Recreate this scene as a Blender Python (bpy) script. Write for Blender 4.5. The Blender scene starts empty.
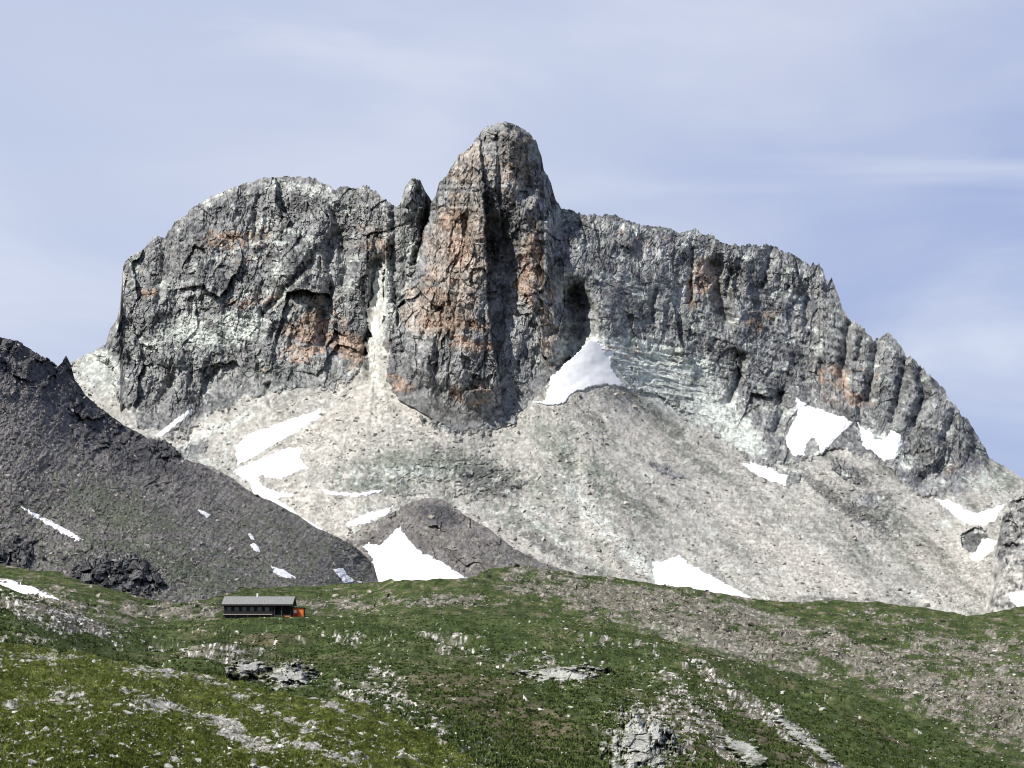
import bpy, bmesh, math, random
import numpy as np
random.seed(7)
RNG = np.random.default_rng(11)
C = bpy.context.scene.collection
SC = bpy.context.scene

# ------------------------------------------------------------------ camera model
FPX = 512 / math.tan(math.radians(15.0))
HOR = 690.0
TH = math.atan((HOR - 384) / FPX)
CT, ST = math.cos(TH), math.sin(TH)

def unproj(px, py, D):
    """point at picture direction (px,py) whose distance northwards is D metres (camera at the origin)"""
    u = (np.asarray(px, float) - 512) / FPX
    v = (384 - np.asarray(py, float)) / FPX
    yy = CT - v * ST
    zz = ST + v * CT
    return D * u / yy, D * np.ones_like(u), D * zz / yy

# ------------------------------------------------------------------ noise toolbox
def h2(ix, iy, seed):
    a = (ix.astype(np.int64) * 374761393 + iy.astype(np.int64) * 668265263 + seed * 974711) & 0xFFFFFFFF
    a = ((a ^ (a >> 13)) * 1274126177) & 0xFFFFFFFF
    a = ((a ^ (a >> 16)) * 2246822519) & 0xFFFFFFFF
    return ((a ^ (a >> 15)) & 0xFFFFFF) / float(0x1000000)

def gnoise(x, y, seed=0):
    x, y = np.broadcast_arrays(x, y)
    ix = np.floor(x); iy = np.floor(y)
    fx = x - ix; fy = y - iy
    ux = fx * fx * fx * (fx * (fx * 6 - 15) + 10); uy = fy * fy * fy * (fy * (fy * 6 - 15) + 10)
    def g(ox, oy):
        a = h2(ix + ox, iy + oy, seed) * 2 * math.pi
        return np.cos(a) * (fx - ox) + np.sin(a) * (fy - oy)
    return 1.5 * ((g(0, 0) * (1 - ux) + g(1, 0) * ux) * (1 - uy) + (g(0, 1) * (1 - ux) + g(1, 1) * ux) * uy)

def fbm(x, y, seed=0, octv=5, gain=.5, lac=2.03):
    s = 0; a = 1.
    for o in range(octv):
        s = s + a * gnoise(x * lac ** o + 17.3 * o, y * lac ** o - 9.1 * o, seed + o)
        a *= gain
    return s

def ridged(x, y, seed=0, octv=5, gain=.5):
    s = 0; a = 1.
    for o in range(octv):
        s = s + a * (1 - 2 * np.abs(gnoise(x * 2.07 ** o + 5.3 * o, y * 2.07 ** o + 3.1 * o, seed + o)))
        a *= gain
    return s

def facets(x, y, seed=0, tilt=1.0, jump=.5):
    """broken planes: every cell is a tilted facet. returns relief (about -1..1), edge distance, cell random"""
    ix = np.floor(x); iy = np.floor(y)
    f1 = np.full(x.shape, 9.); f2 = np.full(x.shape, 9.)
    bx = np.zeros(x.shape); by = np.zeros(x.shape); dx1 = np.zeros(x.shape); dy1 = np.zeros(x.shape)
    for ox in (-1, 0, 1):
        for oy in (-1, 0, 1):
            cx = ix + ox; cy = iy + oy
            dx = x - (cx + .1 + .8 * h2(cx, cy, seed)); dy = y - (cy + .1 + .8 * h2(cx, cy, seed + 1))
            d = dx * dx + dy * dy
            m = d < f1
            f2 = np.where(m, f1, np.minimum(f2, d))
            f1 = np.where(m, d, f1)
            bx = np.where(m, cx, bx); by = np.where(m, cy, by)
            dx1 = np.where(m, dx, dx1); dy1 = np.where(m, dy, dy1)
    r = h2(bx, by, seed + 2)
    gx = h2(bx, by, seed + 3) * 2 - 1; gy = h2(bx, by, seed + 4) * 2 - 1
    return (r - .5) * 2 * jump + tilt * (gx * dx1 + gy * dy1), np.sqrt(f2) - np.sqrt(f1), h2(bx, by, seed + 5)

def sstep(a, b, x):
    t = np.clip((x - a) / (b - a), 0, 1)
    return t * t * (3 - 2 * t)

def blobs(px, py, lst):
    m = np.zeros(np.shape(px))
    for b in lst:
        cx, cy, rx, ry, ang, w = b
        c, s = math.cos(math.radians(ang)), math.sin(math.radians(ang))
        dx = px - cx; dy = py - cy
        X = (dx * c + dy * s) / rx; Y = (-dx * s + dy * c) / ry
        m = np.maximum(m, w * np.exp(-(X * X + Y * Y) ** 1.5))
    return m

def polydist(px, py, pts):
    """distance to a polyline"""
    d = np.full(np.shape(px), 1e9)
    for (x0, y0), (x1, y1) in zip(pts[:-1], pts[1:]):
        ex, ey = x1 - x0, y1 - y0
        L = ex * ex + ey * ey + 1e-9
        t = np.clip(((px - x0) * ex + (py - y0) * ey) / L, 0, 1)
        d = np.minimum(d, np.hypot(px - x0 - t * ex, py - y0 - t * ey))
    return d

def insidepoly(px, py, pts):
    ins = np.zeros(np.shape(px), bool)
    n = len(pts)
    for i in range(n):
        x0, y0 = pts[i]; x1, y1 = pts[(i + 1) % n]
        if y0 == y1: continue
        c = ((y0 > py) != (y1 > py)) & (px < (x1 - x0) * (py - y0) / (y1 - y0) + x0)
        ins ^= c
    return ins

def signed(px, py, pts):
    d = polydist(px, py, list(pts) + [pts[0]])
    return np.where(insidepoly(px, py, pts), d, -d)

class TPS:
    def __init__(s, ctrl):
        c = np.array(ctrl, float)
        s.p = c[:, :2] / 300.; n = len(c)
        K = s.phi(np.hypot(s.p[:, None, 0] - s.p[None, :, 0], s.p[:, None, 1] - s.p[None, :, 1])) + 1e-4 * np.eye(n)
        P = np.c_[np.ones(n), s.p]
        A = np.zeros((n + 3, n + 3)); A[:n, :n] = K; A[:n, n:] = P; A[n:, :n] = P.T
        s.w = np.linalg.solve(A, np.r_[np.log(c[:, 2]), 0, 0, 0])
    @staticmethod
    def phi(r):
        return r * r * np.log(r + 1e-9)
    def __call__(s, px, py):
        x = np.clip(px, -80, 1104) / 300.; y = py / 300.
        n = len(s.p)
        o = s.w[n] + s.w[n + 1] * x + s.w[n + 2] * y
        for i in range(n):
            o = o + s.w[i] * s.phi(np.hypot(x - s.p[i, 0], y - s.p[i, 1]))
        return np.exp(o)

# ------------------------------------------------------------------ materials
def mat_new(name):
    m = bpy.data.materials.new(name); m.use_nodes = True
    nt = m.node_tree; nt.nodes.clear()
    out = nt.nodes.new('ShaderNodeOutputMaterial'); bs = nt.nodes.new('ShaderNodeBsdfPrincipled')
    nt.links.new(bs.outputs[0], out.inputs[0])
    return m, nt, bs

def N(nt, t, **kw):
    n = nt.nodes.new(t)
    for k, v in kw.items(): setattr(n, k, v)
    return n

def noise_fac(nt, scale, detail=4, rough=.6, lo=.35, hi=.65, sc=(1, 1, 1)):
    tc = N(nt, 'ShaderNodeTexCoord'); mp = N(nt, 'ShaderNodeMapping'); mp.inputs['Scale'].default_value = sc
    no = N(nt, 'ShaderNodeTexNoise'); no.inputs['Scale'].default_value = scale
    no.inputs['Detail'].default_value = detail; no.inputs['Roughness'].default_value = rough
    mr = N(nt, 'ShaderNodeMapRange'); mr.inputs[1].default_value = lo; mr.inputs[2].default_value = hi
    nt.links.new(tc.outputs['Object'], mp.inputs[0]); nt.links.new(mp.outputs[0], no.inputs[0])
    nt.links.new(no.outputs[0], mr.inputs[0])
    return mr.outputs[0]

def mixc(nt, fac, a, b, typ='MIX'):
    m = N(nt, 'ShaderNodeMix', data_type='RGBA', blend_type=typ)
    for i, v in ((0, fac), (6, a), (7, b)):
        if isinstance(v, bpy.types.NodeSocket): nt.links.new(v, m.inputs[i])
        elif isinstance(v, (int, float)): m.inputs[i].default_value = v
        else: m.inputs[i].default_value = (*v, 1)
    return m.outputs[2]

def layered(name, base, layers, scale, bump=.5, bump_scale=None, varamt=(.55, 1.35), rough=.95, spec=.1, sc=(1, 1, 1)):
    """base: (colA,colB); layers: [(attribute, colA, colB)] of real ground materials laid over it; attribute 'var' is grain to grain difference"""
    m, nt, bs = mat_new(name)
    f = noise_fac(nt, scale, 5, .65, sc=sc)
    f2 = noise_fac(nt, scale * 5.3, 4, .7, .3, .7, sc=sc)
    col = mixc(nt, f, *base)
    for at, a, b in layers:
        A = N(nt, 'ShaderNodeAttribute', attribute_name=at)
        col = mixc(nt, A.outputs['Fac'], col, mixc(nt, f2, a, b))
    V = N(nt, 'ShaderNodeAttribute', attribute_name='var')
    mr = N(nt, 'ShaderNodeMapRange'); mr.inputs[3].default_value = varamt[0]; mr.inputs[4].default_value = varamt[1]
    nt.links.new(V.outputs['Fac'], mr.inputs[0])
    col = mixc(nt, 1.0, col, mr.outputs[0], 'MULTIPLY')
    mr2 = N(nt, 'ShaderNodeMapRange'); mr2.inputs[3].default_value = .78; mr2.inputs[4].default_value = 1.22
    nt.links.new(f2, mr2.inputs[0])
    col = mixc(nt, 1.0, col, mr2.outputs[0], 'MULTIPLY')
    nt.links.new(col, bs.inputs['Base Color'])
    bs.inputs['Roughness'].default_value = rough
    bs.inputs['Specular IOR Level'].default_value = spec
    if bump:
        b = N(nt, 'ShaderNodeBump'); b.inputs['Strength'].default_value = 1
        b.inputs['Distance'].default_value = bump
        nt.links.new(noise_fac(nt, bump_scale or scale * 4, 5, .7, 0, 1, sc=sc), b.inputs['Height'])
        nt.links.new(b.outputs[0], bs.inputs['Normal'])
    return m

def plain(name, col, col2=None, scale=2., rough=.7, metal=0., spec=.3, sc=(1, 1, 1), bump=0):
    m, nt, bs = mat_new(name)
    c = mixc(nt, noise_fac(nt, scale, 5, .6, sc=sc), col, col2 or tuple(.75 * v for v in col))
    nt.links.new(c, bs.inputs['Base Color'])
    bs.inputs['Roughness'].default_value = rough; bs.inputs['Metallic'].default_value = metal
    bs.inputs['Specular IOR Level'].default_value = spec
    if bump:
        b = N(nt, 'ShaderNodeBump'); b.inputs['Distance'].default_value = bump
        nt.links.new(noise_fac(nt, scale * 2, 5, .6, 0, 1, sc=sc), b.inputs['Height'])
        nt.links.new(b.outputs[0], bs.inputs['Normal'])
    return m

GREY_A, GREY_B = (.135, .138, .145), (.30, .302, .295)
M_MOUNT = layered('mountain_rock', (GREY_A, GREY_B), [
    ('scree', (.335, .328, .298), (.39, .382, .35)),
    ('green', (.11, .135, .11), (.20, .225, .19)),
    ('dark', (.07, .072, .07), (.125, .125, .12)),
    ('pale', (.34, .375, .35), (.50, .515, .475)),
    ('tan', (.26, .22, .185), (.40, .35, .30)),
    ('rust', (.24, .165, .12), (.36, .29, .24))], .02, bump=1.0, bump_scale=.3, varamt=(.3, 1.7))
M_DARK = layered('dark_schist_slope', ((.14, .132, .126), (.225, .212, .202)), [
    ('green', (.062, .08, .045), (.10, .118, .075)),
    ('pale', (.30, .28, .25), (.42, .40, .36)),
    ('dark', (.05, .052, .058), (.10, .10, .105))], .05, bump=1.0, bump_scale=.4, varamt=(.5, 1.5))
GR_A, GR_B = (.036, .057, .016), (.076, .102, .033)
M_MEAD = layered('alpine_meadow', (GR_A, GR_B), [
    ('brown', (.085, .068, .040), (.15, .125, .085)),
    ('rubble', (.14, .125, .10), (.24, .22, .185)),
    ('pale', (.38, .37, .34), (.58, .57, .53))], .12, bump=.25, bump_scale=1.3, varamt=(.45, 1.5))
M_NEAR = layered('near_turf', ((.045, .062, .010), (.12, .145, .030)), [
    ('brown', (.06, .045, .022), (.11, .085, .05)),
    ('rubble', (.28, .265, .24), (.45, .43, .40))], .9, bump=.05, bump_scale=9., varamt=(.4, 1.5))
M_SNOW = plain('old_snow', (.82, .83, .84), (.74, .75, .77), .08, rough=.8, spec=.2, bump=.3)
M_STONE_PALE = layered('pale_limestone', ((.34, .33, .30), (.52, .51, .47)), [], 1.5, bump=.05, bump_scale=5, varamt=(.55, 1.25))
M_OUT = layered('lichened_limestone', ((.34, .34, .30), (.55, .55, .49)), [('moss', (.045, .060, .018), (.09, .105, .04))], 1.2, bump=.06, bump_scale=5, varamt=(.6, 1.25))
M_STONE_SCREE = layered('scree_rock', ((.23, .222, .2), (.38, .365, .33)), [], .3, bump=.2, bump_scale=1, varamt=(.5, 1.55))
M_STONE_DARK = layered('dark_rock', ((.06, .06, .063), (.13, .13, .13)), [], .4, bump=.2, bump_scale=1, varamt=(.4, 1.6))
M_STONE_BROWN = layered('brown_rubble', ((.13, .118, .095), (.27, .25, .215)), [], .6, bump=.1, bump_scale=2, varamt=(.3, 1.7))
M_TUFT = layered('grass_blades', ((.055, .075, .013), (.13, .155, .035)), [], .7, bump=0, varamt=(.45, 1.6), rough=.8)
M_TUFT_MID = layered('meadow_clumps', ((.036, .056, .015), (.076, .102, .033)), [], .1, bump=0, varamt=(.45, 1.6), rough=.9)

# ------------------------------------------------------------------ mesh helpers
def mesh_np(name, verts, quads, mat, smooth=False, attrs=None):
    me = bpy.data.meshes.new(name)
    verts = np.asarray(verts, np.float32); quads = np.asarray(quads, np.int32)
    k = quads.shape[1]
    me.vertices.add(len(verts)); me.vertices.foreach_set('co', verts.ravel())
    me.loops.add(quads.size); me.loops.foreach_set('vertex_index', quads.ravel())
    me.polygons.add(len(quads)); me.polygons.foreach_set('loop_start', np.arange(0, quads.size, k, dtype=np.int32))
    me.polygons.foreach_set('use_smooth', np.full(len(quads), smooth, bool))
    me.update(calc_edges=True)
    for k_, v in (attrs or {}).items():
        a = me.attributes.new(k_, 'FLOAT', 'POINT'); a.data.foreach_set('value', np.asarray(v, np.float32).ravel())
    me.materials.append(mat)
    return me

def link(name, me, parent=None, **props):
    o = bpy.data.objects.new(name, me); C.objects.link(o)
    if parent: o.parent = parent
    for k, v in props.items(): o[k] = v
    return o

def gridquads(nc, nr):
    i = np.arange((nr - 1) * nc).reshape(nr - 1, nc)[:, :-1].ravel()
    return np.c_[i, i + 1, i + 1 + nc, i + nc]

class Layer:
    def __init__(s, name, mat, top, ybot, ctrl, dx, nrows, relief=None, zdisp=None, masks=None, back=None,
                 xr=(-12, 1036), wide=260, jag=None, smooth=False, front=None, x0=None, x1=None):
        xs = np.arange(xr[0], xr[1] + dx, dx)
        if wide:
            xs = np.r_[np.linspace(xr[0] - wide, xr[0], 60, endpoint=False), xs, np.linspace(xr[1] + dx * 2, xr[1] + wide, 60)]
        s.xs = xs
        t = np.array(top, float)
        ty = np.interp(xs, t[:, 0], t[:, 1])
        if jag: ty = ty + jag(xs)
        b = np.array(ybot, float)
        by = np.interp(xs, b[:, 0], b[:, 1])
        by = np.maximum(by, ty + 2)
        s.ty, s.by = ty, by
        v = np.linspace(0, 1, nrows)[:, None]
        px = np.broadcast_to(xs, (nrows, len(xs))).copy()
        py = by + (ty - by) * v
        s.px, s.py = px, py
        s.base = TPS(ctrl)
        D = s.base(px, py)
        if relief: D = D - relief(px, py, D)
        X, Y, Z = unproj(px, py, D)
        if zdisp: Z = Z + zdisp(X, Y, px, py)
        s.D = Y.copy(); s.P = np.stack([X, Y, Z], -1)
        at = masks(px, py, X, Y, Z) if masks else {}
        s.at_ = at
        rows = [s.P]; ats = {k: [a] for k, a in at.items()}
        Pt = s.P[-1]
        if back:
            for dd, dz in back:
                q = Pt.copy(); sc_ = (Pt[:, 1] + dd) / Pt[:, 1]
                q[:, 0] *= sc_; q[:, 1] += dd
                q[:, 2] -= dz * (1 + .25 * gnoise(Pt[:, 0] / 40., np.full(len(Pt), dd / 50.), 5))
                rows.append(q[None])
                for k in ats: ats[k].append(at[k][-1:])
        fr = []
        if front:   # (D scale, dz) rows from the lowest visible row towards the viewer
            Pb = s.P[0]
            for dsc, z in front:
                q = Pb.copy(); q[:, 0] *= dsc if dsc > .2 else .2 + dsc; q[:, 1] *= dsc; q[:, 2] = z * (1 - dsc) + Pb[:, 2] * dsc
                fr.append(q[None])
            rows = fr[::-1] + rows
            for k in ats: ats[k] = [at[k][:1]] * len(fr) + ats[k]
        A = np.concatenate(rows, 0)
        nr, nc = A.shape[:2]
        me = mesh_np(name, A.reshape(-1, 3), gridquads(nc, nr), mat, smooth,
                     {k: np.concatenate(a, 0) for k, a in ats.items()})
        s.obj = link(name, me, kind='structure')
    def idx(s, px, py):
        px = np.asarray(px, float); py = np.asarray(py, float)
        c = np.clip(np.interp(px, s.xs, np.arange(len(s.xs))), 0, len(s.xs) - 1.001)
        ty = np.interp(px, s.xs, s.ty); by = np.interp(px, s.xs, s.by)
        r = np.clip((by - py) / (by - ty), 0, 1) * (s.P.shape[0] - 1.001)
        return c, r
    def samp(s, A, px, py):
        c, r = s.idx(px, py)
        c0 = c.astype(int); r0 = r.astype(int); fc = c - c0; fr = r - r0
        if A.ndim == 3: fc = fc[..., None]; fr = fr[..., None]
        return (A[r0, c0] * (1 - fc) + A[r0, c0 + 1] * fc) * (1 - fr) + (A[r0 + 1, c0] * (1 - fc) + A[r0 + 1, c0 + 1] * fc) * fr
    def at(s, px, py):
        return s.samp(s.P, px, py)

def var_noise(X, Y, sc, seed):
    return np.clip(.5 + .45 * fbm(X / sc, Y / sc, seed, 4, .75), 0, 1)

# ------------------------------------------------------------------ the mountain
TOP = [(-300, 470), (-80, 430), (20, 395), (60, 366), (75, 361), (93, 351), (106, 344), (110, 329), (116, 322), (120, 306), (121.4, 286), (123, 266), (128, 259),
 (143, 249), (154, 237), (158, 236), (164, 238), (174, 223), (193, 209), (206, 198), (232, 188), (246, 184), (262, 178), (289, 176),
 (312, 179), (325, 183), (335, 189), (342, 186), (352, 188), (360, 189), (367, 184), (378, 194), (392, 204), (397, 207), (400, 203),
 (403, 194), (406, 186), (413, 177), (420, 180), (425, 191), (432, 202), (436, 196), (438, 186), (441, 180), (450, 165), (460, 155), (470, 146),
 (481, 133), (488, 127), (496, 125), (506, 121.6), (516, 125), (529, 133), (536, 140), (541, 153), (544, 170), (551, 183), (556, 200),
 (561, 209), (569, 209), (582, 214), (602, 216), (616, 214), (632, 222), (652, 226), (669, 228), (680, 231), (696, 229), (702, 233), (713, 236),
 (723, 243), (740, 246), (760, 244), (780, 249), (793, 255), (803, 260), (811, 266), (823, 268), (826, 279), (832, 279), (838, 295), (843, 309),
 (853, 321), (866, 331), (874, 340), (880, 338), (889, 332), (899, 343), (907, 359), (912, 355), (922, 369), (932, 376), (946, 392), (955, 408),
 (965, 416), (975, 432), (985, 446), (989, 456), (993, 459), (1009, 469), (1022, 477), (1060, 490), (1300, 540)]
BASE = [(-300, 480), (0, 400), (60, 367), (75, 362), (95, 354), (106, 356), (118, 385), (135, 420), (150, 433), (185, 433), (215, 410), (245, 396), (300, 388), (340, 384),
 (360, 376), (367, 350), (371, 292), (375, 268), (385, 268), (386, 330), (388, 378), (402, 396), (440, 415), (487, 432), (512, 420),
 (530, 402), (560, 372), (590, 339), (618, 368), (640, 388), (690, 412), (725, 440), (745, 462), (775, 468), (800, 460), (812, 452),
 (845, 447), (880, 460), (905, 485), (935, 497), (960, 496), (985, 468), (993, 459), (1024, 470), (1300, 530)]
CT_M = []
for x in (-60, 60, 200, 350, 500, 650, 800, 950, 1060):
    CT_M.append((x, 660, 1640)); CT_M.append((x, 600, 1730 + (40 if x > 800 else 0)))
CT_M += [(60, 480, 2080), (120, 430, 2160), (200, 440, 2140), (260, 400, 2170), (330, 388, 2160), (150, 500, 1960), (300, 470, 1980), (350, 520, 1860),
 (420, 440, 2010), (430, 500, 1905), (490, 440, 2040), (520, 520, 1880), (560, 470, 1980), (580, 420, 2070), (620, 385, 2150), (640, 395, 2180), (620, 500, 1930), (700, 430, 2200), (750, 480, 2100),
 (800, 540, 1930), (850, 460, 2190), (870, 520, 2020), (920, 500, 2120), (980, 500, 2120), (960, 560, 1900), (1040, 500, 2100),
 (100, 352, 2290), (130, 262, 2420), (200, 300, 2290), (250, 186, 2430), (300, 178, 2440), (300, 280, 2290), (360, 190, 2400), (380, 280, 2280), (415, 180, 2330), (405, 300, 2260),
 (480, 250, 2215), (480, 130, 2290), (480, 340, 2135), (575, 212, 2270), (590, 340, 2145), (585, 290, 2190), (650, 228, 2350), (650, 310, 2275), (650, 345, 2250), (720, 245, 2430), (720, 340, 2320),
 (800, 260, 2560), (800, 380, 2360), (845, 310, 2520), (900, 345, 2480), (900, 430, 2290), (960, 412, 2400), (950, 470, 2230), (1010, 472, 2330), (1060, 490, 2330)]
TPS_M = TPS(CT_M)
GULLY_HOLLOW = [([(574, 298), (578, 325), (572, 362)], 14, 85), # (points, half width px, depth m); first: wall hollow added for tower shadow
 ([(378, 265), (376, 300), (373, 345), (375, 375)], 9, 38),
 ([(340, 235), (347, 260), (345, 285)], 7, 26), ([(330, 290), (327, 315), (322, 350)], 6, 16), ([(366, 335), (369, 375)], 4, 16),
 ([(165, 240), (163, 275), (158, 300)], 4, 14), ([(283, 205), (282, 240)], 3, 10), ([(257, 215), (255, 240)], 3, 9), ([(175, 370), (163, 400)], 6, 20), ([(268, 385), (270, 405)], 3, 12),
 ([(395, 205), (392, 260), (395, 300)], 5, 20), ([(432, 200), (425, 235), (415, 262)], 4, 20), ([(310, 262), (285, 290), (262, 315)], 4, 14),
 ([(692, 250), (690, 300)], 3, 14), ([(714, 265), (722, 310), (728, 320)], 7, 34), ([(768, 250), (765, 270), (762, 285)], 4, 16), ([(729, 270), (728, 300)], 3, 12),
 ([(848, 325), (845, 350), (842, 376)], 5, 26), ([(862, 340), (857, 360)], 3, 12), ([(878, 342), (872, 375), (868, 400)], 5, 18), ([(905, 362), (900, 390), (893, 420)], 5, 22),
 ([(921, 372), (924, 395), (912, 425)], 5, 20), ([(742, 355), (738, 380), (728, 400)], 4, 14), ([(780, 395), (783, 410), (776, 430)], 5, 20), ([(805, 300), (806, 325)], 3, 12),
 ([(925, 480), (940, 470), (950, 452)], 7, 22), ([(860, 400), (862, 425)], 3, 10), ([(955, 412), (945, 440)], 4, 14), ([(655, 290), (650, 320)], 3, 8)]
LEDGE = [([(205, 262), (230, 252), (258, 243), (290, 243), (310, 258)], 3.5), ([(265, 312), (290, 285), (318, 270)], 3), ([(270, 180), (310, 188), (350, 205)], 4),
 ([(565, 345), (620, 350), (680, 350)], 4), ([(600, 362), (660, 372), (720, 395)], 5), ([(570, 300), (640, 300), (690, 312)], 4)]

DT_Y = [110, 130, 200, 250, 330, 400, 436]; DT_D = [2190, 2170, 2135, 2112, 2085, 2062, 2052]
def tower(px, py):
    o, i = tower0(px, py)
    return o, i
def tower0(px, py):
    """rock tower standing out of the wall: metres towards the viewer, and its footprint mask"""
    le = np.interp(py, [115, 125, 146, 165, 196, 220, 270, 330, 378, 400, 440], [497, 490, 468, 448, 434, 428, 415, 396, 386, 400, 470])
    re = np.interp(py, [115, 125, 140, 153, 170, 200, 215, 260, 320, 370, 395, 420, 432, 440], [505, 520, 538, 543, 546, 558, 562, 563, 563, 556, 538, 512, 492, 480])
    wob = 2.2 * gnoise(px * 0 + 3.3, py / 9., 71) + 1.1 * gnoise(px * 0, py / 3.5, 72)
    le = le + wob; re = re + wob * .8
    w = np.maximum(re - le, 6)
    u = np.clip((px - le) / w, -.3, 1.3)
    ins = (u > 0) & (u < 1) & (py < 433)
    ue = np.clip(u, 0, 1)
    base = TPS_M(px, py)
    full = np.maximum(base - np.interp(py, DT_Y, DT_D), 4)
    # left flank curves away to the massif, right side stops abruptly
    lp = np.clip(ue / .46, 0, 1); prof = 1 - (1 - lp) ** 1.25 * .62 - np.interp(py, [130, 300, 400], [.5, .65, .95]) * np.clip((ue - .52) / .48, 0, 1) ** 1.5
    # arete near x=485: left buttress, deep recess at its right, second pillar forward again
    ex = np.interp(py, [120, 150, 200, 260, 300, 340, 390, 430], [479, 480, 483, 486, 486, 492, 500, 505]) + wob
    dep = np.interp(py, [120, 190, 215, 260, 330, 400, 440], [8, 14, 50, 72, 66, 34, 4])
    r = np.clip((px - ex) / (np.interp(py, [120, 205, 260, 330, 400, 430], [14, 40, 46, 44, 24, 14])), 0, 1)
    rec = np.where(px > ex, dep * (1 - r ** 1.7), 0)
    rec = (rec + np.interp(py, [120, 200, 340, 420], [4, 20, 22, 4])) * sstep(0, 1.5, px - ex)
    edge = 26 * sstep(.86, 1.0, ue) ** 1.5
    low = sstep(436, 418, py + .0 * px)
    d = full * prof - rec - edge
    d = d + 5 * facets((px + 2 * gnoise(px / 6., py / 6., 75)) / 11., py / 17., 73, .35, 1.)[0] + 2.5 * facets(px / 5., py / 7., 74, .3, 1.)[0]
    for yy in (207, 237, 262, 322, 334, 346): d = d + 2.2 * sstep(-.8, .8, py + 1.2 * gnoise(px / 12., px * 0, 77) - yy) * (px < ex)
    for xx in (462, 449): d = d - 5 * np.exp(-((px - xx - (260 - py) * .12 - 2 * gnoise(py / 14., py * 0, 79)) / 1.2) ** 2)
    cr = 9 * np.exp(-(polydist(px, py, [(497, 133), (499, 160), (500, 205), (505, 240)]) / 1.6) ** 2)
    ov = 22 * np.exp(-(((px - 523) / 10) ** 2 + ((py - 188) / 15) ** 2) ** 1.5)
    ov2 = 20 * np.exp(-(((px - 530) / 9) ** 2 + ((py - 330) / 26) ** 2) ** 1.5) * 0
    band = 4 * (sstep(-2, 2, py - 237) + sstep(-2, 2, py - 207) - 1) * ((px > 445) & (px < 484))
    d = d - cr - ov - ov2 + band
    d = np.maximum(d, 0)
    d = d * (.12 + .88 * sstep(-2, 48, np.interp(px, *np.array(BASE, float).T) - py))
    return np.where(ins, d, 0) * 1.0, ins

def m_scree(px, py):
    b = np.array(BASE, float)
    wx = px + 5 * fbm(px / 22., py / 22., 301, 4, .6); wy = py + 7 * fbm(px / 16., py / 16., 305, 5, .65)
    yb = np.interp(wx, b[:, 0], b[:, 1])
    s = sstep(-2.5, 2.5, wy - yb)
    tw, ins = tower(px, py)
    s = np.where(ins & (py < 428), 0, s)
    # rock islands in the scree
    isl = blobs(px, py, [(190, 452, 22, 10, -30, .9), (155, 445, 10, 8, 0, 1), (855, 440, 8, 16, 0, 1.3), (812, 447, 6, 8, 0, 1.3), (790, 478, 14, 10, 20, .8),
        (975, 540, 14, 13, 0, 1.2), (215, 400, 25, 14, 0, .75), (320, 378, 20, 9, 0, .8), (470, 405, 30, 20, 0, 1), (665, 470, 22, 6, 25, .75), (845, 470, 20, 9, 30, .75),
        (868, 500, 14, 12, 0, .8), (595, 485, 14, 7, 30, .6), (450, 425, 40, 14, 15, .6)])
    s = s * (1 - sstep(.42, .6, isl + .28 * fbm(px / 8., py / 8., 310, 4, .7)))
    return s

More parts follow.
